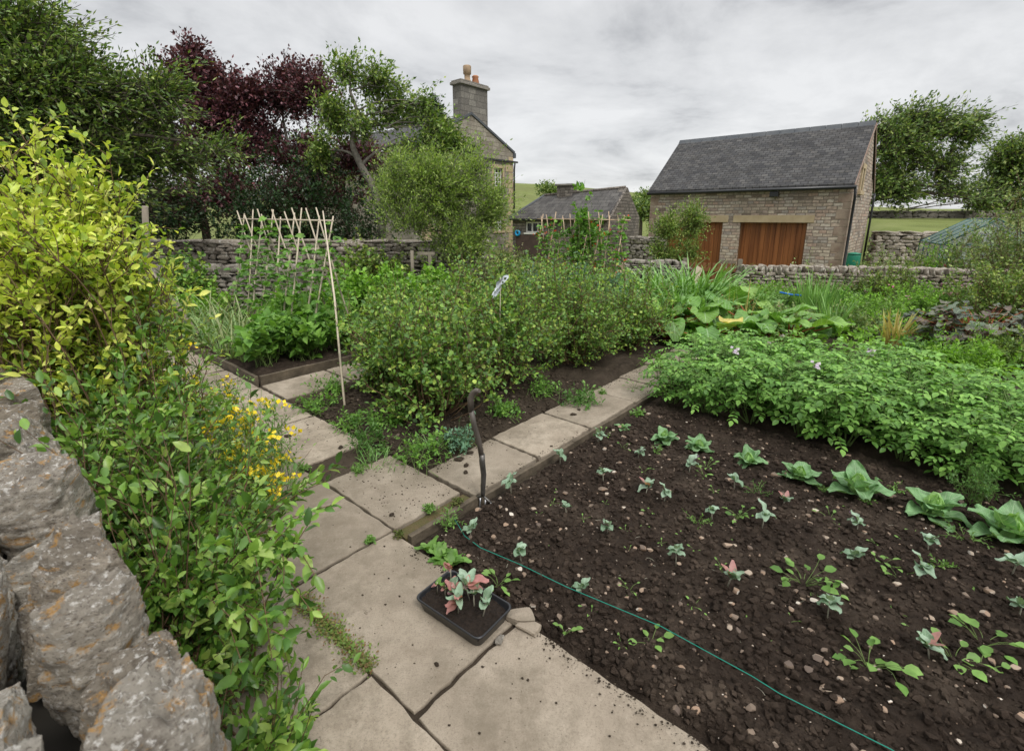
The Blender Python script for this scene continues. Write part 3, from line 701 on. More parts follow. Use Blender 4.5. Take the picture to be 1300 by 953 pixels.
for b0, b1 in ((-4.1, -3.25), (-3.22, -2.34), (-2.31, -1.42), (-1.39, -.5), (-.47, .4), (.43, 1.3), (1.33, 2.2), (2.23, 3.1)): R.append((.2, .783, b0-.006, b1+.006))
for b0, b1 in ((-1.9, -1.0), (-.97, -.1), (-.07, .8), (.83, 1.7), (1.73, 2.6)): R.append((-.4, .175, b0, b1))
slabs('path', R, 3)
slabs('path', [(1.93, 2.57, -2.46, -1.985), (2.6, 3.25, -2.47, -1.975), (3.28, 4.04, -2.47, -1.975), (4.07, 4.6, -2.45, -1.97), (4.64, 5.25, -2.47, -1.98), (5.29, 5.95, -2.5, -2.0)], 8)
slabs('path', [(1.93, 2.62, -5.14, -4.56), (2.65, 3.3, -5.14, -4.56), (3.33, 4.0, -5.14, -4.56), (4.03, 4.7, -5.14, -4.56)], 9)
slabs('path', [(6.03, 6.45, b0, b0+.86) for b0 in (-2.5, -1.61, -.72, .17, 1.06, 1.95)], 10)
bed('soil', -.42, 1.376, -7.9, 3.4, .03, -.047, .006, M['soil_dry'], 31, .02)
bed('soil', 1.377, 1.9, -7.9, -2.072, .02, -.044, .012, M['soil_dry'], 32, .02)
bed('soil', 1.901, 6.0, -2.489, -1.975, .03, -.047, .006, M['soil_dry'], 33, .02)
bed('soil', 1.901, 5.2, -5.2, -4.501, .03, -.047, .01, M['soil_dry'], 34, .02)
# mossy trough by the kerb
M['moss_ground'] = mat_plain('moss', (.06, .065, .02), .95, (.1, .07, .035), 18, .8, 60)
mb = MB()
mb.hull([AB(1.39, -2.07, -.06), AB(1.39, -1.985, -.06), AB(1.9, -1.985, -.06), AB(1.9, -2.07, -.06)], [AB(1.39, -2.07, -.02), AB(1.39, -1.985, -.025), AB(1.9, -1.985, -.015), AB(1.9, -2.07, -.02)])
tag(mb.build('moss_strip', M['moss_ground']), kind='structure')
# timber edging boards
def edging(label, a0, b0, a1, b1, z0, z1, th=.035, group='edging boards of the beds'):
    p, q = AB(a0, b0), AB(a1, b1); d = (q-p); Ln = d.length; rz = math.atan2(d.y, d.x); n = max(2, int(Ln/.25))
    mb = MB(); V = []
    for k in range(n):
        x0, x1 = Ln*k/n, Ln*(k+1)/n; mb.box(x0, x1+(0 if k == n-1 else 0), -th/2, th/2, z0, z1+.003*math.sin(k*1.7))
    o = mb.build('edging_board', M['wood_edge'], bevel=.003); o.location = p; o.rotation_euler = (0, 0, rz)
    return tag(o, label, 'edging board', group)
M['wood_edge'] = mat_plain('edging_wood', (.05, .04, .028), .9, (.15, .12, .085), 6, .8, 40)
edging('short weathered kerb board between mossy strip and soil bed', 1.4, -1.965, 1.92, -1.965, -.06, .0)
edging('long dark edging board along the slabs beside the bare soil bed', 1.925, -1.955, 5.9, -1.955, -.07, -.012, .025)
edging('raised edging board facing left of the bean bed corner', 1.93, -9.0, 1.93, -5.25, -.05, .075)
edging('raised edging board running back right from the bean bed corner', 1.955, -5.225, 4.4, -5.225, -.05, .075)

# ============================================================ buildings
M['barn_stone'] = mat_stone('barn_stone', [(.2, .155, .125), (.43, .35, .28), (.53, .45, .36), (.43, .31, .245), (.34, .3, .27), (.57, .5, .41)], (.2, .165, .13), .27, .1, .012, .03, .06)
M['rubble'] = mat_stone('rubble_stone', [(.16, .15, .135), (.25, .23, .2), (.27, .25, .22), (.19, .18, .165), (.3, .28, .25)], (.34, .31, .27), .26, .12, .018, .03, .07)
M['house_stone'] = mat_stone('house_stone', [(.2, .175, .14), (.28, .25, .2), (.33, .3, .25), (.25, .22, .18)], (.17, .15, .12), .45, .2, .01, .02, .02)
M['chimney_stone'] = mat_stone('chimney_stone', [(.14, .13, .12), (.2, .185, .165), (.25, .235, .21)], (.1, .095, .085), .5, .28, .012, .02, .02)
M['out_stone'] = mat_stone('outbuilding_stone', [(.13, .115, .1), (.2, .175, .15), (.26, .23, .2), (.16, .135, .115)], (.07, .065, .06), .3, .14, .015, .03)
M['slate'] = mat_slate('slate', [(.032, .032, .034), (.052, .051, .052), (.07, .069, .068), (.043, .041, .04), (.088, .084, .08)])
M['slate_b'] = mat_slate('slate_outbuilding', [(.05, .046, .044), (.085, .08, .074), (.07, .066, .062)], .4, .3)
M['sandstone'] = mat_plain('sandstone', (.36, .28, .17), .85, (.46, .37, .24), 3, .3, 60)
M['quoin'] = mat_plain('quoin_stone', (.2, .13, .1), .85, (.37, .3, .23), 3.2, .5, 40)
M['ridge'] = mat_plain('ridge_tile', (.06, .068, .078), .7, (.1, .105, .11), 3)
M['verge'] = mat_plain('verge_mortar', (.2, .12, .09), .8, (.28, .22, .18), 3)
M['black'] = mat_plain('black_gutter', (.012, .013, .014), .35, spec=.5)
M['door'] = mat_plain('door_wood', (.11, .034, .01), .5, (.3, .11, .035), 3., .1, 60, stretch=(3.2, 1, .12), spec=.35)
M['dark'] = mat_plain('dark_interior', (.012, .012, .012), .9)
M['glass'] = mat_plain('window_glass', (.03, .035, .04), .08, spec=.7)
M['white'] = mat_plain('white_paint', (.75, .74, .7), .5, (.65, .64, .6), 4)
M['terracotta'] = mat_plain('terracotta', (.42, .15, .07), .8, (.33, .2, .12), 6)
M['buffpot'] = mat_plain('buff_pot', (.38, .27, .17), .8, (.25, .18, .12), 6)
RZ = -rad(41)

# --- barn
C0 = Vector((10.03, 15.0, 0)); G0 = -.55
barn = thing('stone_barn', 'long stone barn with slate roof and two brown plank garage doors', 'barn', C0+Vector((0, 0, G0)), RZ)
def zz_(z): return z-G0
FL, GD = 6.35, 4.7; EZ, RZt = zz_(2.66), zz_(4.52); hD = GD/2
wall = MB(); dz_ = zz_(1.53); D1 = (-3.05, -1.05); D2 = (-5.62, -3.62)
for x0, x1, z0, z1 in ((-FL, D2[0], 0, EZ), (D2[0], D2[1], dz_+.235, EZ), (D2[1], D1[0], 0, EZ), (D1[0], D1[1], dz_+.235, EZ), (D1[1], 0, 0, EZ)):
    wall.box(x0, x1, 0, .45, z0, z1)
wall.box(-FL, 0, GD-.45, GD, 0, EZ)
for x0, x1 in ((-.45, 0), (-FL, -FL+.45)):
    n = [Vector((x, y, z)) for x in (x0,) for y, z in ((.453, 0), (GD-.453, 0), (GD-.453, EZ), (hD, RZt-.03-.0), (.453, EZ))]
    n2 = [p+Vector((x1-x0, 0, 0)) for p in n]; wall.hull(n, n2)
# the wedge over the long walls inside the gable outline
for x0, x1 in ((-.45, 0), (-FL, -FL+.45)):
    for s in (0, 1):
        y0, y1 = (0, .453) if s == 0 else (GD, GD-.453)
        zt = EZ+(RZt-EZ)*.453/hD-.02
        wall.hull([Vector((x0, y0, EZ)), Vector((x0, y1, EZ)), Vector((x0, y1, zt))], [Vector((x1, y0, EZ)), Vector((x1, y1, EZ)), Vector((x1, y1, zt))])
barn_wall = wall.build('wall', M['barn_stone'], barn)
rf = MB(); ov = .14; th = .06; sl = (RZt-EZ)/hD
for s in (1, -1):
    y0, y1 = (-ov, hD) if s == 1 else (GD+ov, hD)
    z0, z1 = EZ-sl*ov+.05, RZt+.05
    rf.hull([Vector((-FL-.05, y0, z0)), Vector((.03, y0, z0)), Vector((.03, y1, z1)), Vector((-FL-.05, y1, z1))],
            [Vector((-FL-.05, y0, z0+th)), Vector((.03, y0, z0+th)), Vector((.03, y1, z1+th)), Vector((-FL-.05, y1, z1+th))])
roof = rf.build('roof', M['slate'], barn)
mb = MB()
for k in range(14):
    x0 = -FL-.05+k*(FL+.08)/14; mb.hull([Vector((x0, hD-.13, RZt-.0)), Vector((x0, hD+.13, RZt-.0)), Vector((x0, hD, RZt+.17))], [Vector((x0+(FL+.08)/14-.012, hD-.13, RZt-.0)), Vector((x0+(FL+.08)/14-.012, hD+.13, RZt-.0)), Vector((x0+(FL+.08)/14-.012, hD, RZt+.17))])
mb.build('ridge_tiles', M['ridge'], roof)
mb = MB()
for s in (1, -1):
    y0 = -ov if s == 1 else GD+ov; z0 = EZ-sl*ov
    mb.hull([Vector((.032, y0, z0-.01)), Vector((.032, y0, z0+.1)), Vector((.032, hD, RZt+.1)), Vector((.032, hD, RZt-.01))], [Vector((.055, y0, z0-.01)), Vector((.055, y0, z0+.1)), Vector((.055, hD, RZt+.1)), Vector((.055, hD, RZt-.01))])
mb.build('verge', M['verge'], roof)
gy0 = -ov-.05; gzz = EZ-sl*ov+.0
MB().tube([(-FL-.06, gy0, gzz), (.1, gy0, gzz)], .055, 8).build('gutter', M['black'], barn)
MB().tube([(.07, gy0, gzz-.02), (.08, -.06, gzz-.3), (.08, -.06, .35), (.12, -.18, .2)], .038, 8).build('downpipe', M['black'], barn)
MB().tube([(.07, GD+.05, gzz-.02), (.08, GD-.02, gzz-.25), (.08, GD-.02, .0)], .036, 8).build('downpipe', M['black'], barn)
mb = MB()
for k in range(9): mb.box(-FL+.3+k*.72, -FL+.36+k*.72, -.12, -.002, EZ-.16, EZ-.06)
mb.build('gutter_brackets', M['black'], barn)
for k, (d0, d1) in enumerate((D1, D2)):
    MB().box(d0-.24, d1+.17, -.02, .3, dz_, dz_+.232).build('lintel', M['sandstone'], barn, bevel=.008)
    mb = MB(); w = (d1-d0)/13
    for j in range(13): mb.box(d0+j*w+.004, d0+(j+1)*w-.004, .16+.003*(j % 2), .2, .02, dz_-.005)
    dr = mb.build('door', M['door'], barn, bevel=.004)
    MB().box(d0-.001, d0+.05, .1, .158, 0, dz_-.002).box(d1-.05, d1+.001, .1, .158, 0, dz_-.002).build('door_frame', M['wood_brown'], dr)
mb = MB(); hh = 0.; k = 0
while hh < EZ-.4:
    h_ = (.22, .3, .2, .26)[k % 4]; w_ = .34 if k % 2 else .2
    mb.box(-w_, .008, -.006, (.2 if k % 2 else .34), hh+.006, min(EZ-.12, hh+h_)-.006); hh += h_; k += 1
mb.build('quoins', M['quoin'], barn, bevel=.012)
mb = MB(); hh = 0.; k = 0
while hh < EZ-.4:
    h_ = (.24, .2, .3)[k % 3]; w_ = .32 if k % 2 else .18
    mb.box(-FL-.01, -FL+w_, -.006, .3, hh+.006, min(EZ-.12, hh+h_)-.006); hh += h_; k += 1
mb.build('quoins', M['quoin'], barn, bevel=.012)
# slit window in the gable
wz0, wz1 = zz_(2.5), zz_(3.15)
sw = MB().box(-.02, .05, 1.0, 1.16, wz0-.0, wz1).box(-.02, .05, 1.5, 1.66, wz0, wz1).box(-.02, .054, .96, 1.7, wz1+.002, wz1+.15).box(-.02, .09, .94, 1.72, wz0-.12, wz0-.002).build('window', M['sandstone'], barn, bevel=.006)
MB().box(-.02, .012, 1.162, 1.498, wz0, wz1).build('pane', M['glass'], sw)
lamp = MB().box(-2.15, -2.0, -.05, .0, EZ-.28, EZ-.2).box(-2.2, -1.95, -.2, -.05, EZ-.33, EZ-.17).build('security_lamp', M['black'], barn, bevel=.01)

# --- house
H0 = Vector((.05, 28, -.35)); house = thing('stone_house', 'tall stone house with gable chimney and white sash windows', 'house', H0, RZ)
hz_ = lambda z: z-H0.z
HW, HL_ = 6.2, 9.5; SZ = hz_(5.05); AP = hz_(6.5)
wl = MB(); y0, y1 = -HW, 0
wn = [(-1.55, -.85, hz_(3.28), hz_(4.2)), (-1.55, -.85, hz_(1.0), hz_(1.86)), (-5.3, -4.6, hz_(3.28), hz_(4.2)), (-5.3, -4.6, hz_(1.0), hz_(1.86))]
ys = sorted({y0, y1, -1.55, -.85, -5.3, -4.6}); 
for a_, b_ in zip(ys[:-1], ys[1:]):
    w_ = [w for w in wn if w[0] == a_]
    zs = [0]+sum([[w[2], w[3]] for w in sorted(w_, key=lambda w: w[2])], [])+[SZ]
    for k in range(0, len(zs), 2): wl.box(-.4, 0, a_, b_, zs[k], zs[k+1])
wl.hull([Vector((-.4, y0, SZ)), Vector((-.4, y1, SZ)), Vector((-.4, -HW/2, AP))], [Vector((0, y0, SZ)), Vector((0, y1, SZ)), Vector((0, -HW/2, AP))])
wl.box(-HL_, -.402, y0, y0+.4, 0, SZ-.25).box(-HL_, -.402, y1-.4, y1, 0, SZ-.25).box(-HL_, -HL_+.4, y0+.402, y1-.402, 0, SZ)
wl.build('wall', M['house_stone'], house)
rf = MB(); sl2 = (AP-SZ)/(HW/2)
for s in (0, 1):
    ye = y0-.2 if s == 0 else y1+.2; zc_ = SZ-sl2*.2-.05
    rf.hull([Vector((-HL_, ye, zc_)), Vector((-.32, ye, zc_)), Vector((-.32, -HW/2, AP-.05)), Vector((-HL_, -HW/2, AP-.05))], [Vector((-HL_, ye, zc_+.08)), Vector((-.32, ye, zc_+.08)), Vector((-.32, -HW/2, AP+.03)), Vector((-HL_, -HW/2, AP+.03))])
hroof = rf.build('roof', M['slate'], house)
cp = MB()                                     # gable copings with kneelers
for s in (0, 1):
    ye = y0-.12 if s == 0 else y1+.12
    cp.hull([Vector((-.36, ye, SZ-sl2*.12+.02)), Vector((.05, ye, SZ-sl2*.12+.02)), Vector((.05, -HW/2, AP+.02)), Vector((-.36, -HW/2, AP+.02))], [Vector((-.36, ye, SZ-sl2*.12+.14)), Vector((.05, ye, SZ-sl2*.12+.14)), Vector((.05, -HW/2, AP+.14)), Vector((-.36, -HW/2, AP+.14))])
    yk = y1 if s else y0-.2; cp.box(-.36, .05, yk, yk+.2, SZ-.25, SZ+.0)
cp.build('gable_coping', M['ridge'], house)
MB().box(.002, .12, y0-.1, y1+.3, hz_(4.55), hz_(4.63)).build('string_course', M['black'], house)
mb = MB(); hh = 0; k = 0
while hh < SZ-.3:
    w_ = .6 if k % 2 else .35; mb.box(-.3, .015, y1-w_, y1+.015, hh+.01, hh+.38); mb.box(-.3, .015, y0-.015, y0+w_, hh+.01, hh+.38); hh += .4; k += 1
mb.build('quoins', M['sandstone'], house, bevel=.01)
for (a_, b_, c_, d_) in wn:
    w = MB().box(-.02, .03, a_-.12, a_+.0, c_, d_).box(-.02, .03, b_, b_+.12, c_, d_).box(-.02, .035, a_-.14, b_+.14, d_+.002, d_+.16).box(-.02, .06, a_-.14, b_+.14, c_-.12, c_-.002).build('window', M['sandstone'], house)
    f = MB(); wd = (b_-a_); 
    for k in range(4): f.box(-.14, -.1, a_+.0+k*(wd-.05)/3, a_+.05+k*(wd-.05)/3, c_, d_)
    for k in range(5): f.box(-.15, -.102, a_+.051, b_-.051, c_+k*(d_-c_-.05)/4, c_+.05+k*(d_-c_-.05)/4)
    f.build('sash', M['white'], w); MB().box(-.2, -.16, a_, b_, c_, d_).build('pane', M['glass'], w)
ch = MB(); cz0 = AP-.55; cz1 = hz_(7.8)
st_ = ch.box(-.6, -.02, -3.72, -1.92, cz0, cz1).build('chimney', M['chimney_stone'], house)
MB().box(-.68, .08, -3.82, -1.82, cz1+.002, cz1+.12).box(-.64, .03, -3.76, -1.88, cz1+.122, cz1+.2).build('chimney_cap', M['rubble'], st_)
MB().tube([(-.32, -3.0, cz1+.2), (-.32, -3.0, cz1+.3), (-.32, -3.0, cz1+.34), (-.32, -3.0, cz1+.55), (-.32, -3.0, cz1+.58), (-.32, -3.0, cz1+.92), (-.32, -3.0, cz1+.95)], [.18, .18, .14, .14, .19, .2, .17], 14).build('chimney_pot', M['buffpot'], st_)
MB().tube([(-.32, -2.45, cz1+.2), (-.32, -2.45, cz1+.28), (-.32, -2.45, cz1+.5), (-.32, -2.45, cz1+.56), (-.32, -2.45, cz1+.62)], [.16, .19, .14, .18, .12], 14).build('chimney_pot', M['terracotta'], st_)
MB().tube([(.1, .06, hz_(4.6)), (.06, .04, hz_(4.2)), (.06, .04, 0)], .05, 6).build('downpipe', M['black'], house)

# --- low outbuilding
O0 = Vector((4.31, 22, -.5)); ob = thing('low_outbuilding', 'low dark stone outbuilding with slate roof and white window', 'outbuilding', O0, -rad(33))
oz = lambda z: z-O0.z
OL, OD = 5.1, 3.8; oe = oz(1.68); r0, r1 = oz(2.98), oz(2.72)
w0, w1, w2, w3 = -4.36, -3.35, oz(.98), oz(1.48)
wl = MB().box(-OL, w0, 0, .4, 0, oe).box(w0, w1, 0, .4, 0, w2).box(w0, w1, 0, .4, w3, oe).box(w1, 0, 0, .4, 0, oe).box(-OL, 0, OD-.4, OD, 0, oe)
wl.hull([Vector((-.4, .402, 0)), Vector((-.4, OD-.402, 0)), Vector((-.4, OD-.402, oe)), Vector((-.4, .402, oe))], [Vector((0, .402, 0)), Vector((0, OD-.402, 0)), Vector((0, OD-.402, oe)), Vector((0, .402, oe))])
wl.hull([Vector((-.4, 0, oe)), Vector((-.4, OD, oe)), Vector((-.4, OD/2, r0+.06))], [Vector((0, 0, oe)), Vector((0, OD, oe)), Vector((0, OD/2, r0+.06))])
wl.box(-OL, -OL+.4, .402, OD-.402, 0, oe)
wl.build('wall', M['out_stone'], ob)
rf = MB(); xr = -4.4
rf.quad((-OL-.1, -.15, oe-.08), (-.0-.1, -.15, oe-.08), (-.1, OD/2, r0), (xr, OD/2, r1)); rf.quad((-OL-.1, OD+.15, oe-.08), (xr, OD/2, r1), (-.1, OD/2, r0), (-.1, OD+.15, oe-.08)); rf.quad((-OL-.1, -.15, oe-.08), (xr, OD/2, r1), (-OL-.1, OD+.15, oe-.08))
ro = rf.build('roof', M['slate_b'], ob); mm = ro.modifiers.new('thick', 'SOLIDIFY'); mm.thickness = .08; mm.offset = 0
MB().tube([(-OL-.12, -.2, oe-.1), (.05, -.2, oe-.1)], .05, 6).build('gutter', M['black'], ob)
MB().tube([(xr, OD/2, r1+.06), (-.1, OD/2, r0+.06)], .08, 6).build('ridge', M['out_stone'], ro)
MB().tube([(-OL-.1, -.15, oe-.02), (xr, OD/2, r1+.05)], .07, 6).build('hip', M['ridge'], ro)
oc = MB().box(-3.5, -2.75, OD/2-.35, OD/2+.35, r1-.2, oz(3.2)).build('chimney', M['out_stone'], ob)
MB().box(-3.58, -2.67, OD/2-.43, OD/2+.43, oz(3.2)+.002, oz(3.28)).build('chimney_cap', M['rubble'], oc)
f = MB(); 
for k in range(4): f.box(w0+k*(w1-w0-.06)/3, w0+.06+k*(w1-w0-.06)/3, .06, .12, w2, w3)
f.box(w0, w1, .05, .13, w2-.002, w2+.06).box(w0, w1, .05, .13, w3-.06, w3).box(w0-.06, w1+.06, -.05, .2, w2-.08, w2-.004)
wi = f.build('window', M['white'], ob); MB().box(w0, w1, .14, .17, w2, w3).build('pane', M['glass'], wi)
MB().box(-4.9, -3.1, -.03, -.002, .0, oz(.85)).build('door', mat_plain('dark_boards', (.05, .035, .03), .8, (.09, .06, .05), 5), ob)
mb = MB(); 
c_ = Vector((-4.75, -.1, oz(.95)))
ring = [c_+Vector((math.cos(2*PI*k/16)*.11, 0, math.sin(2*PI*k/16)*.11)) for k in range(17)]
o = MB().tube(ring, .05, 6, False).build('hose_reel', mat_plain('blue_plastic', (.02, .3, .6), .4))
o.matrix_world = Matrix.Translation(O0) @ Matrix.Rotation(-rad(33), 4, 'Z'); tag(o, 'round blue hose reel hanging on the dark outbuilding wall', 'hose reel')

# --- dry stone walls
M['wall_rock'] = mat_rock('wall_rock', (.26, .235, .2), (.08, .07, .055), (.42, .4, .36), (.35, .26, .12), .15, 5)
M['wall_rock_b'] = mat_rock('wall_rock_pale', (.31, .27, .22), (.12, .1, .08), (.62, .6, .55), (.25, .2, .1), .2, 4)
ROCKS = [rock_arrays(3, (1, 1, 1), 40+k, .16, .62, 1.6, 3) for k in range(10)]
ROCKS_N = [rock_arrays(5, (1, 1, 1), 60+k, .14, .6, 1.6, 3) for k in range(10)]
def stone_wall(label, p, q, z0, z1, th, cope_h, seed, mat, row=.09, sw=(.12, .34), cope=True, group=None, copw=.13, flat_cope=False, name='dry_stone_wall', g_z=None):
    rs = np.random.RandomState(seed); p, q = Vector(p), Vector(q); d = q-p; Ln = d.length; rz = math.atan2(d.y, d.x)
    root = thing(name, label, 'wall', (p.x, p.y, 0), rz, group); items = []
    body = MB().box(.02, Ln-.02, -th/2+.06, th/2-.06, z0-.3, z1-.03).build('core', M['dark_fill'], root)
    for side in (-1, 1):
        z = z0-.05
        while z < z1-.01:
            h = min(row*rs.uniform(.7, 1.35), z1-z+.02); x = -rs.uniform(0, .1)
            while x < Ln:
                w = rs.uniform(*sw); V, f = ROCKS[rs.randint(10)]
                V = rot_z(V, rs.choice([0, PI]))*np.array([w*1.04, .22*rs.uniform(.85, 1.15), h*1.12])
                items.append((V+np.array([x+w/2, side*(th/2-.09), z+h/2]), f)); x += w*rs.uniform(.97, 1.03)
            z += h*.97
    obj('stonework', rocks_mesh('stonework', items, mat), root)
    if cope:
        x = 0.; k = 0
        if flat_cope:
            while x < Ln:
                w = rs.uniform(.5, .95); V, f = ROCKS_N[rs.randint(10)]; V = V*np.array([w*1.03, th*1.12, cope_h*1.2])
                obj('coping_stone', rocks_mesh('coping_stone', [(V, f)], mat), root, (x+w/2, rs.normal(0, .01), z1+cope_h*.45), (0, 0, rs.normal(0, .02))); x += w
        else:
            while x < Ln and k < 98:
                w = copw*rs.uniform(.7, 1.35); V, f = ROCKS_N[rs.randint(10)]; V = V*np.array([w*1.08, th*1.02, cope_h*rs.uniform(1., 1.45)])
                obj('coping_stone', rocks_mesh('coping_stone', [(V, f)], mat), root, (x+w/2, rs.normal(0, .015), z1+cope_h*.42), (0, rs.normal(0, .07), rs.normal(0, .06))); x += w; k += 1
    return root
M['dark_fill'] = mat_plain('wall_core', (.03, .027, .022), .95)
stone_wall('low grey stone wall with upright coping stones along the far right side of the garden', Q(938, 345, 10.9).xy.to_3d(), Q(1330, 353, 9.7).xy.to_3d(), -.35, .53, .42, .15, 21, M['wall_rock_b'], .08, (.1, .28), copw=.115)
stone_wall('tall rubble stone wall with flat pale coping behind the bean canes', Vector((-13.5, 12.15, 0)), Vector((-.8, 12.2, 0)), -.1, 1.07, .45, .1, 22, M['wall_rock_b'], .1, (.14, .4), flat_cope=True)
stone_wall('lower grey stone wall with rounded coping in front of the tall rubble wall', Vector((-8.6, 9.7, 0)), Vector((-4.3, 10.1, 0)), -.1, .6, .4, .16, 23, M['wall_rock'], .085, (.12, .3), copw=.3)
stone_wall('dark short stone wall in front of the barn left of the wooden gate', Q(795, 345, 11.6).xy.to_3d(), Q(868, 345, 11.2).xy.to_3d(), -.4, .62, .45, .12, 24, M['wall_rock'], .07, (.1, .3), copw=.2)
stone_wall('distant dark field wall on the grass rise right of the barn', Vector((24, 37.5, 0)), Vector((52, 37, 0)), 1.3, 1.95, .5, .2, 25, M['wall_rock'], .2, (.3, .8), copw=.35)
stone_wall('pinkish grey retaining wall below the grass field right of the barn', Vector((13.2, 18.2, 0)), Vector((18.5, 17.6, 0)), -.4, 1.1, .45, .1, 26, M['wall_rock_b'], .12, (.15, .45), flat_cope=True)
stone_wall('short dark wall closing the gap between outbuilding and barn', Q(800, 300, 19).xy.to_3d(), Q(838, 300, 18).xy.to_3d(), -.5, .9, .4, .1, 27, M['wall_rock'], .1, (.15, .4), copw=.3)
# foreground wall, seen from above
M['fg_rock'] = mat_rock('lichen_rock', (.35, .325, .285), (.11, .09, .075), (.66, .64, .6), (.4, .22, .06), .56, 14, .4)
rs = np.random.RandomState(77)
fw = thing('dry_stone_wall', 'rough grey wall top with orange lichen close in the bottom left corner', 'wall', (0, 0, 0), RZ)
# local x = B, y = A
MB().box(-6.2, 1.8, -.32, .06, -.2, .74).build('core', M['dark_fill'], fw)
items = []
for side in (0, 1):
    z = -.1
    while z < .64:
        h = .13*rs.uniform(.7, 1.3); x = -6.2
        while x < 1.8:
            w = rs.uniform(.16, .42); V, f = ROCKS_N[rs.randint(10)]; V = V*np.array([w*1.04, .3, h*1.15])
            items.append((V+np.array([x+w/2, (-.05 if side else -.3), z+h/2]), f)); x += w
        z += h*.95
obj('stonework', rocks_mesh('stonework', items, M['fg_rock']), fw)
cps = []
for (x, y, sb, sa, h, zt) in ((.98, -.01, .3, .24, .22, 1.04), (.66, -.0, .26, .25, .24, 1.07), (.37, -.0, .27, .24, .22, 1.03), (.08, -.01, .26, .26, .24, 1.08),
   (-.2, .0, .25, .24, .24, 1.05), (-.46, .015, .235, .23, .25, 1.07), (-.70, .02, .21, .2, .26, 1.1), (-.90, .01, .16, .2, .25, 1.03), (-1.07, .0, .13, .19, .22, 1.1),
   (-1.25, .01, .2, .2, .24, 1.12), (-1.48, .0, .19, .2, .26, 1.09), (-1.72, .01, .23, .22, .24, 1.15), (-1.98, .0, .22, .22, .26, 1.11),
   (-2.25, .01, .25, .23, .24, 1.13), (-2.55, .0, .28, .24, .25, 1.1)): cps.append((x, y, sb, sa, h, zt, 1))
x = -2.85
while x > -6: cps.append((x, .0, .3, .24, .25, 1.12+rs.normal(0, .02), 0)); x -= .33
x = 1.05
while x > -5.5:
    w = rs.uniform(.16, .28); cps.append((x, -.17+rs.normal(0, .012), w*.98, .19, .26, 1.1+rs.uniform(-.02, .04), 1 if x > -2.4 else 0)); x -= w+.012
x = 1.0
while x > -5.5:
    w = rs.uniform(.22, .38); cps.append((x, -.37, w, .22, .26, 1.12+rs.uniform(-.02, .03), 0)); x -= w+.01
for k, (x, y, sb, sa, h, zt, hi) in enumerate(cps):
    h += .1; V, f = rock_arrays(44 if hi else 10, (sb*.86, sa*.84, h*.95), 200+k, .1, .76, 2.4, 6)
    if hi:                                    # layered, pitted surface
        nrmv = nrm(V); q = V*np.array([22, 22, 60.])+k; V = V+nrmv*(.006*fbm(q, k, 4, .6)[:, None]-.010*(np.maximum(0, fbm(V*28+k*3, k+1, 3)-.25))[:, None])
    obj('coping_stone', rocks_mesh('coping_stone', [(V, f)], M['fg_rock']), fw, (x, y+(.045 if x < .2 else .03), zt-h/2-(.03 if x > -1.3 else .07)+rs.uniform(-.025, .02)), (rs.normal(0, .1), rs.normal(0, .13), rs.normal(0, .12)))
# ============================================================ far trees
def TB(px, py, Y, rx, ry, rz, n): c = Q(px, py, Y); return ((c.x, c.y, c.z), (rx, ry, rz), n)
# big tree top left, branches streaming right in the wind
b0 = Q(30, 330, 9.5); b0.z = -.1
tree('leafy_tree', 'large dark green tree overhanging the top left corner', 'tree', [b0, b0+Vector((.1, 0, 1.6)), b0+Vector((.4, .1, 3.2)), b0+Vector((.6, .1, 4.6))], .2,
     [TB(30, 60, 9.5, 1.2, 1.5, .9, 520), TB(-80, 40, 9.5, 1.5, 1.5, 1.5, 400), TB(60, 130, 9.3, 1.6, 1.6, .9, 800), TB(150, 140, 9.8, 1.1, 1.3, .75, 520), TB(10, 180, 9, 1.8, 1.5, .9, 700), TB(120, 205, 9.5, 1.4, 1.3, .6, 480), TB(205, 195, 10, .8, 1.0, .5, 130), TB(-40, 230, 9, 1.2, 1.4, .8, 300), TB(110, 240, 9.6, 1.6, 1.2, .8, 420), TB(205, 120, 9.8, .5, .6, .35, 60), TB(275, 190, 10, .8, .8, .2, 34)],
     'tree', 'bark', .105, .42, 17, .8, (.55, -.05, .1), 31, gaps=.32, dens=1.2, clump_=.5)
def fixed(px, Y, z=-.1): v = Q(px, 300, Y); v.z = z; return v
b0 = fixed(258, 15)
tree('purple_plum_tree', 'broad dark purple-leaved tree second from the left', 'tree', [b0, b0+Vector((.1, 0, 1.5)), b0+Vector((-.1, 0, 3)), b0+Vector((.1, 0, 4.6))], .15,
     [TB(252, 112, 15, .95, 1.1, .9, 620), TB(285, 150, 15, 1.0, 1.2, .9, 560), TB(225, 130, 15, .75, 1, .7, 300), TB(245, 78, 15, .35, .4, .35, 90), TB(310, 125, 15, .5, .6, .5, 190), TB(260, 200, 15, .8, 1, .7, 260), TB(225, 260, 14.6, .9, .7, .9, 380), TB(290, 245, 14.8, .8, .8, .7, 300), TB(315, 190, 15, .7, .6, .6, 220), TB(215, 165, 15, .9, .7, .8, 280)],
     'purple', 'bark', .11, .6, 16, .65, (.2, 0, .15), 32, gaps=.3, dens=1.5, clump_=.5)
b0 = fixed(375, 15.5)
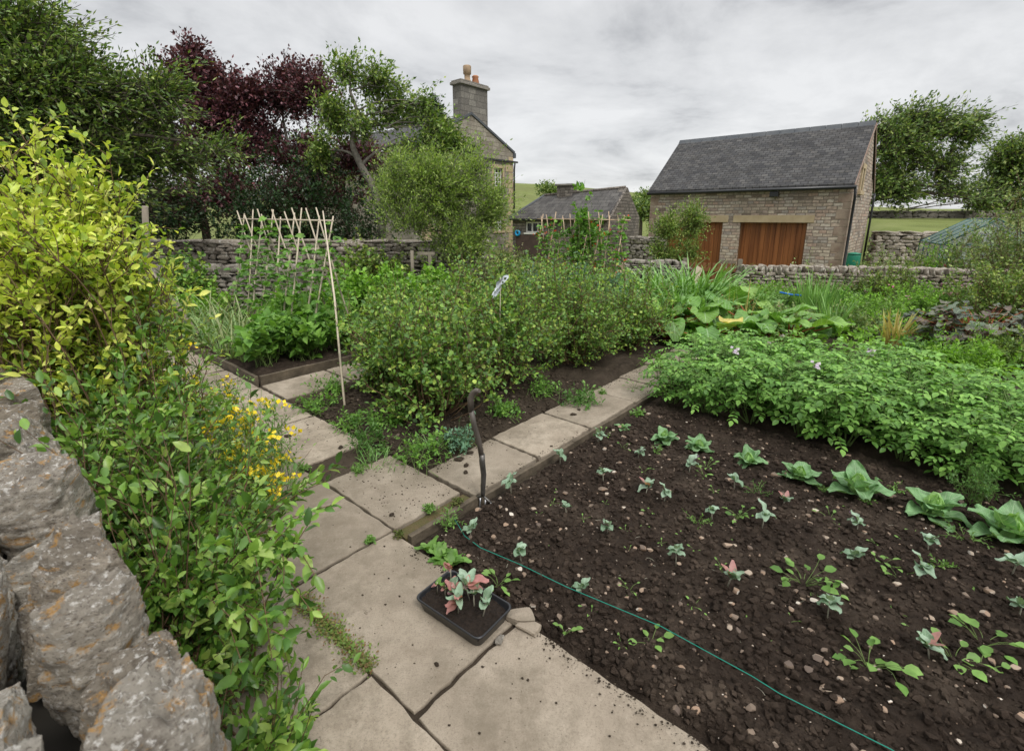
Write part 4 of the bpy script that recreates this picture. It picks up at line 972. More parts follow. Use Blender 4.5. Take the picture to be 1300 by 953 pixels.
tree('purple_plum_tree', 'slimmer purple-leaved tree between the broad purple tree and the crooked green tree', 'tree', [b0, b0+Vector((-.1, 0, 1.3)), b0+Vector((.1, 0, 3)), b0+Vector((0, 0, 4.6))], .13,
     [TB(360, 130, 15.5, .75, .9, .95, 480), TB(395, 125, 15.5, .6, .9, .85, 360), TB(345, 175, 15.5, .6, .9, .6, 240), TB(385, 205, 15.5, .9, 1, .7, 420), TB(370, 255, 15, 1.0, 1, .75, 460), TB(360, 95, 15.5, .3, .4, .2, 70), TB(450, 200, 15.5, .7, .9, .7, 300), TB(440, 255, 15.4, .6, .8, .6, 250)],
     'purple', 'bark_grey', .11, .6, 16, .65, (.15, 0, .2), 33, gaps=.26, dens=1.35, clump_=.5)
b0 = fixed(482, 13.6)
tree('crooked_green_tree', 'open green tree with a bare crooked grey trunk in front of the house', 'tree', [b0, Q(482, 262, 13.6), Q(458, 210, 13.6), Q(447, 180, 13.6), Q(455, 150, 13.6), Q(444, 115, 13.6)], .13,
     [TB(440, 95, 13.6, .45, .6, .4, 75), TB(475, 105, 13.6, .8, .8, .5, 210), TB(425, 150, 13.6, .55, .8, .6, 190), TB(500, 140, 13.6, .8, .9, .65, 380), TB(530, 175, 13.6, .9, .9, .5, 330), TB(470, 165, 13.6, .6, .8, .5, 170), TB(410, 195, 13.8, .45, .7, .5, 160), TB(540, 130, 13.6, .4, .5, .25, 35), TB(520, 215, 13.4, .7, .8, .5, 240), TB(570, 195, 13.6, .8, .7, .4, 200), TB(555, 160, 13.6, .6, .6, .35, 120)],
     'tree_b', 'bark_grey', .11, .5, 14, .6, (.2, 0, -.02), 34, gaps=.12, dens=1.25, clump_=.55)
b0 = fixed(405, 19)
tree('background_tree', 'dense green tree filling the gap behind the purple trees', 'tree', [b0, b0+Vector((0, 0, 2.5)), b0+Vector((0, 0, 4))], .15, [TB(405, 215, 18, 1.8, 1.2, 1.5, 500), TB(300, 235, 18, 1.6, 1.2, 1.1, 350), TB(500, 230, 18.5, 1.6, 1.2, 1.4, 380)], 'tree', 'bark', .13, .5, 11, .5, (0, 0, 0), 35)
b0 = fixed(545, 42, .0)
tree('dark_conifer', 'dark conifer tip rising behind the house roof', 'tree', [b0, b0+Vector((0, 0, 5)), Q(543, 140, 42)], .2, [TB(540, 150, 42, 1.9, 1.5, 1.4, 420), TB(548, 138, 42, .9, .8, .9, 160), TB(515, 165, 42, 1.6, 1.4, 1.4, 200)], 'hedge', 'bark', .25, .4, 10, .7, (0, 0, .2), 36)
# dense hedge behind the wall
shrub('dark_hedge', 'dense dark green hedge behind the tall rubble wall', 'hedge', (-5.9, 13.6, 0), (2.9, .8), 3.3, 250, 8, 13, .085, .6, 'hedge', 'stem_dark', 'diamond', 41, base_r=2.3, zc=.5, lo=-.8, twl=.45, power=.3)
shrub('dark_hedge', 'left end of the dark hedge behind the golden privet', 'hedge', (-11.3, 13.6, 0), (3.4, .8), 3.5, 260, 8, 13, .085, .6, 'hedge', 'stem_dark', 'diamond', 42, base_r=2.8, zc=.5, lo=-.8, twl=.45, power=.3)
# soft light green bush against the house
b0 = fixed(560, 10.6)
tree('willow_bush', 'tall feathery light green bush in front of the house gable', 'bush', [b0, b0+Vector((0, 0, .7)), b0+Vector((.05, 0, 1.5)), b0+Vector((0, 0, 2.3))], .07,
     [TB(560, 250, 10.6, .9, .8, .65, 480), TB(520, 285, 10.4, .8, .7, .65, 380), TB(610, 215, 10.6, .4, .4, .2, 60), TB(500, 215, 10.6, .35, .4, .25, 60), TB(600, 275, 10.5, .8, .7, .65, 440), TB(540, 225, 10.6, .55, .6, .35, 210), TB(600, 235, 10.6, .5, .6, .4, 200), TB(570, 310, 10.3, 1.1, .7, .5, 420), TB(505, 250, 10.6, .35, .5, .5, 120), TB(630, 260, 10.6, .35, .5, .6, 110), TB(575, 200, 10.6, .4, .4, .25, 70)],
     'willow', 'bark_grey', .075, .34, 20, .7, (.2, 0, .3), 37, gaps=.18, dens=1.4, clump_=.5, tpl='diamond')
# trees right of the barn
b0 = Vector((24.5, 36.5, 1.4))
tree('wind_blown_tree', 'broad green tree leaning right in the wind behind the barn', 'tree', [b0, b0+Vector((-.1, 0, 1.6)), b0+Vector((.3, 0, 3)), b0+Vector((.9, 0, 4.6))], .38,
     [TB(1140, 190, 36.5, 3.0, 2.5, 2.4, 760), TB(1180, 170, 36.5, 2.8, 2.5, 1.9, 620), TB(1135, 235, 36.5, 2.6, 2.5, 1.8, 560), TB(1195, 215, 36.5, 2.5, 2.5, 2.0, 520), TB(1222, 165, 36.5, 1.6, 1.5, 1.0, 200), TB(1215, 245, 36.5, 2.3, 2, 1.0, 230), TB(1120, 165, 36.5, 1.6, 2, 1.3, 220), TB(1243, 150, 36.5, .8, .8, .5, 50), TB(1160, 150, 36.5, 1.6, 1.6, .7, 120), TB(1245, 255, 36, 1.4, 1.2, .7, 90)],
     'tree', 'bark', .26, .5, 12, 1.5, (.5, 0, .12), 38, gaps=.22, dens=1.25, clump_=.5)
b0 = Vector((37, 38.5, 1.5))
tree('dark_round_tree', 'dense dark tree cut off by the right edge of the view', 'tree', [b0, b0+Vector((0, 0, 2)), b0+Vector((.3, 0, 4))], .4,
     [TB(1290, 205, 38.5, 2.2, 2.5, 1.8, 600), TB(1325, 210, 38.5, 2.6, 2.5, 2.2, 500), TB(1280, 240, 38.5, 2.2, 2.5, 1.5, 420), TB(1270, 262, 38.5, 1.5, 2, .8, 160)], 'tree', 'bark', .26, .55, 12, 1.4, (.15, 0, .05), 39, gaps=.4, dens=1.4, clump_=.45)
for (px, py, Y, s, lab) in ((696, 243, 190, 2.6, 'small dark tree on the hill skyline left of the outbuilding chimney'), (806, 258, 60, 1.6, 'green tree just above the right end of the outbuilding roof'), (819, 250, 150, 2.2, 'small distant tree between the outbuilding and the barn'), (815, 264, 45, 3.4, 'low dark tree in the gap between outbuilding and barn')):
    c = Q(px, py, Y); k = Y*.004; g = float(gz(c.x, c.y)); s_ = s*Y/90
    tree('hill_tree', lab, 'tree', [Vector((c.x, c.y, min(g, c.z-s_*1.6))), c-Vector((0, 0, s_*.6)), c], s_*.12, [((c.x, c.y, c.z), (s_, s_, s_*.75), 140), ((c.x+s_*.5, c.y, c.z-s_*.3), (s_*.8, s_, s_*.6), 90)], 'tree', 'bark', s_*.16, .6, 9, s_*.35, (0, 0, 0), int(px))

# ============================================================ shrubs round the buildings
b0 = fixed(862, 12.9, -.5)
tree('bushy_shrub', 'rounded green bush standing before the barn left of its doors', 'bush', [b0, b0+Vector((0, 0, .8)), b0+Vector((.05, 0, 1.8))], .06, [TB(878, 280, 12.9, .32, .5, .5, 260), TB(850, 292, 12.8, .5, .6, .42, 300), TB(878, 315, 12.7, .38, .6, .45, 220), TB(845, 322, 12.7, .42, .6, .35, 150), TB(860, 340, 12.7, .4, .5, .3, 100)], 'tree_b', 'stem_brown', .065, .42, 16, .45, (.1, 0, .2), 44, gaps=.3, dens=1.4, clump_=.5)
def sh(name, label, cat, px, Y, r, h, **k):
    p = Q(px, 400, Y); return shrub(name, label, cat, (p.x, Y, k.pop('z', -.05)), r, h, **k)
sh('flowering_shrub', 'dark shrub with pale cream flowers at the foot of the house', 'shrub', 640, 10.2, (.75, .6), 1.25, stems=70, twigs=5, lv=12, L_=.05, leaf='tree', stem='stem_dark', tpl='diamond', seed=51, flowers=('petal_cream', 70, .03))
sh('leafy_bush', 'dark green currant bush growing against the lower grey wall', 'bush', 243, 8.9, (.5, .45), .95, stems=60, twigs=5, lv=9, L_=.07, leaf='currant', tpl='leaf', ratio=.9, seed=52)
sh('leafy_bush', 'yellowish green leafy bush at the foot of the lower grey wall', 'bush', 262, 7.7, (.55, .4), .55, stems=50, twigs=5, lv=9, L_=.06, leaf='bright', tpl='leaf', ratio=.7, seed=53)
sh('leafy_bush', 'dark leafy bush at the wall behind the left bean canes', 'bush', 480, 10.6, (1.0, .5), 1.15, stems=80, twigs=5, lv=10, L_=.07, leaf='tree_b', tpl='leaf', ratio=.8, seed=54)
for k, (px, Y, r, h, lab) in enumerate(((462, 8.2, .75, .8, 'left bright green leafy clump right of the bean canes'), (510, 8.4, .75, .85, 'middle bright green leafy clump below the willow-like bush'), (556, 8.8, .7, .8, 'right bright green leafy clump beside the small wooden posts'))):
    sh('leafy_clump', lab, 'plant', px, Y, (r, .6), h, stems=90, twigs=5, lv=9, L_=.085, leaf='bright', stem='stem_green', tpl='leaf', ratio=.7, seed=60+k, base_r=.5, zc=.55, lo=-.4, twl=.2, group='bright green clumps behind the gooseberries')
# right-hand borders
sh('tall_bush', 'tall grey-green bush at the right edge behind the garden wall', 'bush', 1292, 8.4, (1.0, .8), 2.45, stems=110, twigs=6, lv=12, L_=.055, leaf='currant_b', seed=71, tpl='diamond', zc=.5, twl=.35)
sh('tall_bush', 'darker arching bush under the tall bush at the right edge', 'bush', 1275, 7.2, (.9, .6), 1.15, stems=90, twigs=6, lv=12, L_=.05, leaf='tree_b', seed=72, tpl='diamond', twl=.3)
for k, (px, Y, r, h, lf, lab, fl) in enumerate((
    (1105, 12.2, .55, 1.35, 'currant_b', 'rose bush with yellowish leaves beside the green water butt', None),
    (1150, 12.6, .8, 1.5, 'tree_b', 'mixed green shrub behind the garden wall below the grass field', None),
    (1185, 12.0, .6, 1.6, 'bright', 'light green shrub with orange tinted tips behind the garden wall', ('petal_red', 8, .04)),
    (1215, 11.6, .9, 1.95, 'currant_b', 'grey-green shrub half covering the glasshouse', ('petal_cream', 25, .03)),
    (1255, 11.0, .9, 2.1, 'tree_b', 'dark green shrub right of the glasshouse', None),
    (1125, 9.6, .55, .8, 'tree_b', 'green shrub spilling over the right garden wall', None),
    (1085, 9.9, .3, .45, 'currant_b', 'small twiggy shrub before the garden wall below the barn corner', ('petal_pink', 12, .035)),
    (1030, 10.1, .5, .4, 'currant_b', 'low mauve flowered plant along the foot of the garden wall', ('petal_pink', 22, .035)),
    (975, 9.9, .6, .32, 'bright', 'low bright green plant near the left end of the coped wall', None),
    (1015, 12.4, .28, .95, 'currant_b', 'white flowered rose bush before the garage door', ('petal_pale', 12, .06)),
    (1060, 12.3, .5, .6, 'currant_b', 'small yellow-green shrub under the barn corner', None),
    )):
    gg = float(gz(Q(px, 400, Y).x, Y))
    sh('border_shrub', lab, 'shrub', px, Y, (r, r*.75), h, z=gg, stems=60, twigs=5, lv=11, L_=.055, ratio=.5, leaf=lf, seed=80+k, tpl='diamond', twl=.28, flowers=fl)
for k, (px, Y, r, h, lf, lab, fl) in enumerate((
    (1100, 8.1, .7, .5, 'bright', 'fresh green leafy plant beyond the yellowing strap leaves', None),
    (1175, 8.6, .8, .6, 'bright', 'fresh green leafy plant behind the dark red leaves', ('petal_pink', 6, .05)),
    (1230, 8.2, .7, .6, 'weed', 'bright yellow-green plant at the foot of the right wall', ('petal_pink', 5, .05)),
    (985, 8.6, .6, .5, 'weed', 'feathery light green plant behind the rhubarb', ('petal_pink', 5, .04)),
    (1000, 7.3, .5, .4, 'currant_b', 'loose seedy herb patch between rhubarb and irises', None),
    (1085, 7.0, .6, .4, 'currant_b', 'green and brown herb patch right of the irises', None),
    (1205, 6.6, .5, .4, 'bright', 'leafy patch left of the dark red plant', None),
    (1180, 5.55, .35, .28, 'fern', 'dull green herb tuft beside the far slab path', None),
    (1235, 5.2, .5, .42, 'bright', 'dense green herb mound behind the potato rows at right', None),
    (1290, 5.4, .55, .5, 'tree_b', 'darker herb mound at the right edge behind the potatoes', None),
    (955, 7.6, .5, .45, 'weed', 'pale green seeding plant rising behind the rhubarb leaves', None),
    (930, 9.2, .6, .4, 'bright', 'leafy green plant at the foot of the brown gate', None),
    (1055, 8.9, .6, .45, 'weed', 'light green patch near the blue pipe', None),
    (1165, 9.6, .4, .35, 'currant_b', 'pale leafed plant at the foot of the coped wall', ('petal_pink', 5, .04)),
    )):
    sh('border_plant', lab, 'plant', px, Y, (r, r*.8), h, stems=70, twigs=4, lv=10, L_=.05, ratio=.5, leaf=lf, stem='stem_green', seed=110+k, tpl='diamond', base_r=r*.5, twl=.18, flowers=fl, sr=.004)
# dark red heuchera mound: broad round leaves
def rosette(name, label, cat, base, n, L_, W_, leaf, seed, r=.5, h=.4, petiole='stem_red', group=None, elev=(.1, .7), yel=0, stalk=.012, notch=.3, loft=(.3, 1.)):
    rs2 = random.Random(seed); root = thing(name, label, cat, base, 0, group); V, Fc = VL(), []; st = []; Vy, Fy = VL(), []
    for k in range(n):
        az = rs2.uniform(0, 6.28); q = r*rs2.uniform(.15, 1)**.7; zt = h*rs2.uniform(*loft)*(1-.35*(q/r)**2); p = (math.cos(az)*q, math.sin(az)*q, zt)
        T = (Vy, Fy) if rs2.random() < yel else (V, Fc)
        big_leaf(T[0], T[1], p, az+rs2.gauss(0, .5), rs2.uniform(*elev), L_*rs2.uniform(.6, 1.15), W_*rs2.uniform(.7, 1.1), rs2.uniform(.05, .4), .085, 0, rs2.uniform(.3, 1.4), 10, 11, rs2, notch)
        st.append([(0.1*math.cos(az)*r, .1*math.sin(az)*r, 0), (p[0]*.55, p[1]*.55, zt*.75), p])
    obj('leaves', pymesh('leaves', V, Fc, L[leaf]), root)
    if Vy: obj('leaves', pymesh('leaves', Vy, Fy, L['yellowleaf']), root, label=None) if False else tag(obj('withered_leaves', pymesh('withered_leaves', Vy, Fy, L['yellowleaf']), root), 'yellow withered leaves')
    obj('stalks', tube_mesh('stalks', np.array(st, float), stalk, stalk*.6, M[petiole], 6), root); return root
p = Q(1250, 408, 6.1); rosette('heuchera', 'mound of round dark red and grey leaves at the right edge', 'plant', (p.x, 6.1, .0), 260, .14, .16, 'heuchera', 5, .75, .66, elev=(-.2, .5), stalk=.004)
# rhubarb clumps
for k, (px, Y, n, r, lab) in enumerate(((850, 6.9, 15, .5, 'rhubarb clump at the end of the slab path, leftmost'), (905, 6.7, 18, .6, 'rhubarb clump with yellow withered leaves, second from the left'), (960, 6.75, 16, .6, 'rhubarb clump third from the left beside the irises'), (1005, 6.4, 12, .5, 'rhubarb clump at the right end of the row before the irises'), (930, 7.9, 12, .6, 'rhubarb clump with upright leaves behind the others'))):
    p = Q(px, 400, Y); rosette('rhubarb', lab, 'rhubarb', (p.x, Y, -.03), int(n*1.5), .36, .34, 'rhubarb', 20+k, r, .58, elev=(-.3, 1.2), yel=.07 if k != 2 else 0, group='rhubarb clumps')
# strap-leaved clumps
for k, (px, Y, n, Ls, lab) in enumerate(((805, 8.3, 160, .95, 'leftmost day lily clump near the dark short wall'), (845, 8.5, 190, 1.05, 'arching day lily clump second from the left'), (885, 8.6, 190, 1.1, 'day lily clump below the leaning plank'), (930, 8.6, 100, .7, 'rightmost day lily clump under the brown gate'), (790, 7.4, 110, .8, 'grey-green strap-leaved clump right of the gooseberries'), (870, 7.6, 120, .85, 'pale strap-leaved clump just behind the rhubarb'))):
    p = Q(px, 400, Y); clump('day_lily', lab, 'plant', (p.x, Y, -.05), int(n*1.3), Ls*1.1, .04, 'lily', 130+k, .35, (.05, .5), (.5, 1.9), 'day lily clumps')
p = Q(1033, 400, 8.2); clump('iris', 'upright green iris clump near the blue pipe', 'iris', (p.x, 8.2, -.05), 110, .85, .025, 'lily', 140, .3, (0, .3), (0, .5))
p = Q(1060, 400, 7.0); clump('iris', 'smaller upright iris clump before the larger iris clump', 'iris', (p.x, 7.0, -.05), 60, .7, .022, 'lily', 141, .16, (0, .45), (0, .5))
p = Q(1140, 400, 6.3); clump('iris', 'straw-yellow dying iris clump left of the dark red leaves', 'iris', (p.x, 6.3, 0), 40, .55, .03, 'straw', 142, .1, (0, .5), (.1, .7))
p = Q(938, 400, 7.2); clump('dried_grass', 'straw-coloured upright seed stalks among the rhubarb', 'plant', (p.x, 7.2, 0), 16, .8, .012, 'straw', 143, .25, (0, .15), (0, .3))
# pea bed: blue-green mass
for k, (px, Y, lab) in enumerate(((690, 8.4, 'blue-green pea row behind the gooseberries, left part'), (730, 8.2, 'blue-green pea row in front of the flowering runner beans'), (768, 8.0, 'blue-green pea row, right part by the day lilies'))):
    sh('pea_plants', lab, 'vegetable plant', px, Y, (.5, .5), .85, stems=110, twigs=5, lv=9, L_=.05, leaf='blue', stem='stem_green', seed=150+k, tpl='diamond', ratio=.7, base_r=.35, zc=.6, twl=.16, group='blue-green pea plants')
sh('leafy_clump', 'reddish green low shrub between the peas and day lilies', 'plant', 795, 7.0, (.35, .35), .6, stems=50, twigs=5, lv=9, L_=.04, leaf='currant_b', stem='stem_red', seed=157, tpl='diamond')

# ============================================================ gooseberry bushes
gb = [(2.55, -3.15, .62, 1.0, 'nearest gooseberry bush, low and dark, beside the fork'), (2.85, -3.95, .62, 1.02, 'gooseberry bush left of the nearest one, beside the long slanting cane'), (3.55, -3.3, .7, 1.2, 'tall gooseberry bush behind the nearest one, beside the slab path'),
      (4.1, -4.1, .75, 1.2, 'gooseberry bush behind the slanting cane, in the back of the patch'), (4.75, -3.2, .68, 1.12, 'gooseberry bush near the middle of the slab path'), (5.5, -3.95, .75, 1.18, 'gooseberry bush next to the white rag'), (5.75, -3.0, .62, .98, 'gooseberry bush at the far end of the slab path'), (3.3, -4.55, .5, .9, 'gooseberry bush nearest the bean bed boards')]
for k, (a, bb, r, h, lab) in enumerate(gb):
    shrub('gooseberry_bush', lab, 'gooseberry bush', tuple(AB(a, bb, -.05)), r, h, stems=100, twigs=8, lv=10, shoots=.35, L_=.041, ratio=.75, leaf='currant', stem='stem_brown', tpl='leaf' if k < 3 else 'diamond', seed=160+k, base_r=.1, zc=.5, lo=-.75, twl=.26, group='gooseberry bushes in the centre bed', power=.42, sr=.006, wob=.12, sag=.1)
mb_paths = []
rs = np.random.RandomState(3)
# rag on a cane
mb = MB(); c = Q(634, 364, 4.6); root = thing('white_rag', 'torn white cloth rag caught on a stick above the gooseberries', 'rag', c, .3, None, .75)
V, Fc = [], []; nu = 14
for i in range(nu):
    for j in range(8):
        s, t = i/(nu-1), j/7-.5; w = .1*(1-.45*s)+.02*math.sin(i*1.9)
        V.append((.06-.14*s+t*w+.01*math.sin(i+j), .03*math.sin(s*9+t*7), .13-.27*s+.03*t*math.cos(i)))
for i in range(nu-1):
    for j in range(7):
        if (i*7+j*3) % 11: Fc.append((i*8+j, i*8+j+1, (i+1)*8+j+1, (i+1)*8+j))
obj('cloth', pymesh('cloth', V, Fc, mat_plain('white_cloth', (.6, .62, .65), .8, (.45, .5, .55), 30)), root)
MB().tube([(.02, .02, .12), (0, .02, -1.15)], .004, 6).build('stick', M['cane'], root)

# ============================================================ bean frames
def bean_frame(label, p0, p1, n, h, half, seed, mat, lean=0, bar=True, left_label=None):
    rs2 = random.Random(seed); p0, p1 = Vector(p0), Vector(p1); d = (p1-p0); Ln = d.length; d.normalize(); nrm_ = Vector((-d.y, d.x, 0))
    root = thing('bean_cane_frame', label, 'cane frame', p0); paths = []
    for k in range(n):
        t = Ln*(k+.0)/(n-1)
        for s in (-1, 1):
            foot = d*(t+rs2.gauss(0, .04))+nrm_*s*(half+rs2.gauss(0, .04)); foot.z = -.08
            top = d*(t+rs2.gauss(0, .05)*1.)+nrm_*(-s)*rs2.uniform(.04, .1); top.z = h+rs2.uniform(.04, .16)
            obj('cane', MB().tube([foot, foot.lerp(top, .5)+Vector((rs2.gauss(0, .008), rs2.gauss(0, .008), 0)), top], [.0125, .011, .0085], 6).mesh('cane', M[mat]), root)
    a = -d*.18; b_ = d*(Ln+.18); a.z = h+.0; b_.z = h+.015
    if bar: obj('ridge_cane', MB().tube([a, b_], .011, 6).mesh('ridge_cane', M[mat]), root)
    return root, d, nrm_, Ln
A0 = Q(413, 280, 6.0); A0.z = 0; A1 = Q(309, 280, 7.55); A1.z = 0
root, d, nn_, Ln = bean_frame('pale bamboo cane frame of crossed poles over the left bean bed', A0, A1, 9, 1.66, .36, 5, 'cane')
# cane sloping far out to the front
tp = Q(410, 268, 6.0)
o = obj('bamboo_cane', MB().tube([AB(2.17, -3.93, -.06), AB(2.17, -3.93, 0).lerp(tp, .5)+Vector((.02, 0, 0)), tp], [.012, .0105, .008], 6).mesh('bamboo_cane', M['cane'])); tag(o, 'single long bamboo cane slanting down to the soil before the gooseberries', 'cane')
def bean_vines(name, label, p0, d, nn_, Ln, n, h, half, seed, leaf='bean', flowers=0, hmin=.5, nleaf=26, L_=.085, group=None):
    rs2 = np.random.RandomState(seed)
    k = 0
    for i in range(n):
        for s in (-1, 1):
            hh = h*rs2.uniform(hmin, 1.05); f = np.array(d*(Ln*i/(n-1)))+np.array(nn_)*s*half; tp_ = np.array(d*(Ln*i/(n-1))); tp_[2] = h
            t = np.linspace(0, hh/h, 14)[:, None]; path = f*(1-t)+tp_*t; path[:, 2] = t[:, 0]*h; path[:, 0] += .018*np.cos(t[:, 0]*26); path[:, 1] += .018*np.sin(t[:, 0]*26)
            root = thing(name, label(i, s) if callable(label) else label, 'bean plant', tuple(p0), 0, group)
            path = path[None]
            obj('stem', tube_mesh('stem', path, .004, .002, M['stem_green'], 4), root)
            m_ = int(nleaf*hh/h); p, dd, u = leaves_on(path, m_, .02, 1., 2., rs2, .5, .035); dd[:, 2] -= .35
            # three leaflets each
            P3 = np.repeat(p+dd*.04, 3, 0); az = np.tile([0, 1.3, -1.3], len(p)); D3 = np.repeat(dd, 3, 0); c_, s_ = np.cos(az), np.sin(az)
            D3 = np.stack([D3[:, 0]*c_-D3[:, 1]*s_, D3[:, 0]*s_+D3[:, 1]*c_, D3[:, 2]-.15], 1)
            obj('foliage', leaf_mesh('foliage', P3, D3, np.repeat(u, 3, 0), L_*rs2.uniform(.6, 1.2, len(P3)), .85, L[leaf], 'heart'), root)
            if flowers:
                q = rs2.choice(len(p), flowers); pp = np.repeat(p[q], 6, 0)+rs2.normal(0, .03, (flowers*6, 3)); 
                obj('flowers', leaf_mesh('flowers', pp, rs2.normal(0, 1, pp.shape), rs2.normal(0, 1, pp.shape), .035, .9, L['petal_red'], 'diamond'), root)
            k += 1
bean_vines('climbing_bean', 'climbing bean plant twining up the left cane frame', A0, d, nn_, Ln, 9, 1.66, .36, 6, hmin=.5, nleaf=34, group='climbing beans on the left frame', flowers=0)
B0 = Q(789, 283, 9.0); B0.z = -.05; B1 = Q(690, 283, 10.4); B1.z = -.05
root2, d2, nn2, Ln2 = bean_frame('brownish cane frame behind the peas with red flowering runner beans', B0, B1, 9, 1.7, .33, 9, 'cane_brown')
bean_vines('runner_bean', 'runner bean plant with small red flowers on the far cane frame', B0, d2, nn2, Ln2, 9, 1.78, .33, 8, hmin=.8, nleaf=52, flowers=6, group='runner beans on the far frame', L_=.075)
p = Q(737, 300, 9.7); sh('climbing_bean', 'bushy top of runner bean growth rising above the far cane frame', 'bean plant', 737, 9.7, (.24, .22), 2.05, stems=18, twigs=6, lv=9, L_=.09, leaf='bean', stem='stem_green', tpl='heart', ratio=.8, seed=181, zc=.75, base_r=.05, lo=-.9)
# low dwarf beans + garlic in the left bed
bp_ = []
rs = np.random.RandomState(14)
def bush_bean(label, a, bb, s, seed):
    shrub('dwarf_bean', label, 'bean plant', tuple(AB(a, bb, .02)), .3*s, .5*s, stems=26, twigs=3, lv=5, L_=.1, ratio=.8, leaf='bean', stem='stem_green', tpl='heart', seed=seed, base_r=.12, zc=.55, lo=-.3, twl=.14, group='dwarf beans in the left bed', sr=.004, spread=1.3)
for k, (a, bb, s, lab) in enumerate(((2.2, -5.65, 1.15, 'dwarf bean plant at the front corner of the bean bed, brightest'), (2.6, -5.55, 1.1, 'dwarf bean plant near the right board of the bean bed'), (2.55, -6.05, 1.15, 'dwarf bean plant left of the front corner one'), (2.75, -6.25, 1.2, 'dwarf bean plant under the middle canes'), (3.0, -6.35, 1.15, 'dwarf bean plant between the garlic and the canes'), (3.1, -5.65, 1.1, 'dwarf bean plant at the foot of the right-hand canes'), (3.0, -6.9, 1.2, 'dwarf bean plant behind the garlic tops'), (3.2, -7.2, 1.1, 'dwarf bean plant at the foot of the left-hand canes'), (3.4, -6.4, 1.25, 'dwarf bean plant in the back of the bed under the ridge'), (3.5, -7.6, 1.2, 'dwarf bean plant in the far left back of the bed'))):
    bush_bean(lab, a, bb, s, 190+k)
gp = clump('garlic_plant', 'floppy yellow-tipped garlic plant in the front left of the bean bed', 'garlic', tuple(AB(2.1, -6.3, .03)), 12, .62, .018, 'garlic', 200, .03, (.05, .6), (.4, 1.7), 'garlic plants in the left bed')
for k in range(34):
    a, bb = 2.08+(k % 4)*.18+rs.normal(0, .03), -6.0-(k//4)*.3+rs.normal(0, .04)
    if k < 6: a -= .03
    r_ = dup(gp, AB(a, bb, .03), rs.uniform(0, 6), scale=rs.uniform(.8, 1.2))
# weathered pole & posts at left
def pole(name, label, cat, p, q, r, mat='wood_grey'):
    o = obj(name, MB().tube([p, (Vector(p)+Vector(q))/2, q], [r, r*.95, r*.85], 10).mesh(name, M[mat])); return tag(o, label, cat)
pole('diagonal_pole', 'weathered grey rail sloping down behind the golden privet', 'rail', Q(182, 333, 6.6), Q(252, 424, 6.3), .03)
pole('wooden_post', 'grey wooden post standing left of the bean bed', 'post', P(190, 425, -.05), Q(184, 262, P(190, 425).y), .045)
pole('wooden_post', 'small square wooden post beyond the bright green clumps', 'post', Q(524, 360, 9.3), Q(523, 318, 9.3), .035)
mb = MB(); c = Q(541, 322, 9.3); o = mb.box(-.16, .16, -.03, .03, -.02, .03).box(.04, .1, -.03, .03, -.6, -.021).build('sign_post', M['wood_grey']); o.location = c; tag(o, 'short wooden T-shaped post with crossbar beside the small post', 'post')

# ============================================================ gate, plank, pipe, butt, glasshouse, steps
g0, g1 = Q(872, 345, 11.15), Q(934, 345, 10.9); rz = math.atan2(g1.y-g0.y, g1.x-g0.x); gt = thing('picket_gate', 'low brown wooden picket gate between the dark wall and the coped wall', 'gate', (g0.x, g0.y, .02), rz); GL = (g1-g0).xy.length
for z in (.12, .5): MB().box(0, GL, -.02, .02, z, z+.07).build('rail', M['wood_brown'], gt)
for k in range(10): MB().box(.02+k*(GL-.1)/9, .09+k*(GL-.1)/9, .021, .04, .02, .68).build('picket', M['wood_brown'], gt, bevel=.004)
for x in (-.1, GL+.02): MB().box(x, x+.09, -.05, .05, -.3, .78).build('post', M['wood_grey'], gt)
c = Q(882, 352, 10.4); o = MB().box(-.09, .09, -.015, .015, -.35, .24).build('plank', mat_plain('pale_plank', (.45, .38, .28), .8, (.55, .47, .36), 5), None, bevel=.004); o.location = c; o.rotation_euler = (-.1, .5, .3); tag(o, 'pale wooden plank leaning above the day lilies', 'plank')
o = obj('blue_pipe', MB().tube([Q(990, 371, 8.3), Q(1004, 374, 8.3), Q(1017, 375, 8.25)], .015, 8).mesh('blue_pipe', mat_plain('blue_pipe', (.01, .14, .5), .35))); tag(o, 'short length of bright blue pipe lying before the coped wall', 'pipe')
c = Q(1080, 350, 13.9); wb = thing('water_butt', 'dark green plastic water butt at the barn corner', 'water butt', (c.x, 13.9, .12), 0, None, .62)
gm = mat_plain('green_plastic', (.01, .17, .1), .45, spec=.4)
MB().tube([(0, 0, 0), (0, 0, .1), (0, 0, .5), (0, 0, .85), (0, 0, .92)], [.22, .24, .27, .26, .24], 20).build('barrel', gm, wb); MB().tube([(0, 0, .921), (0, 0, .96), (0, 0, 1.0)], [.27, .27, .1], 20).build('lid', gm, wb)
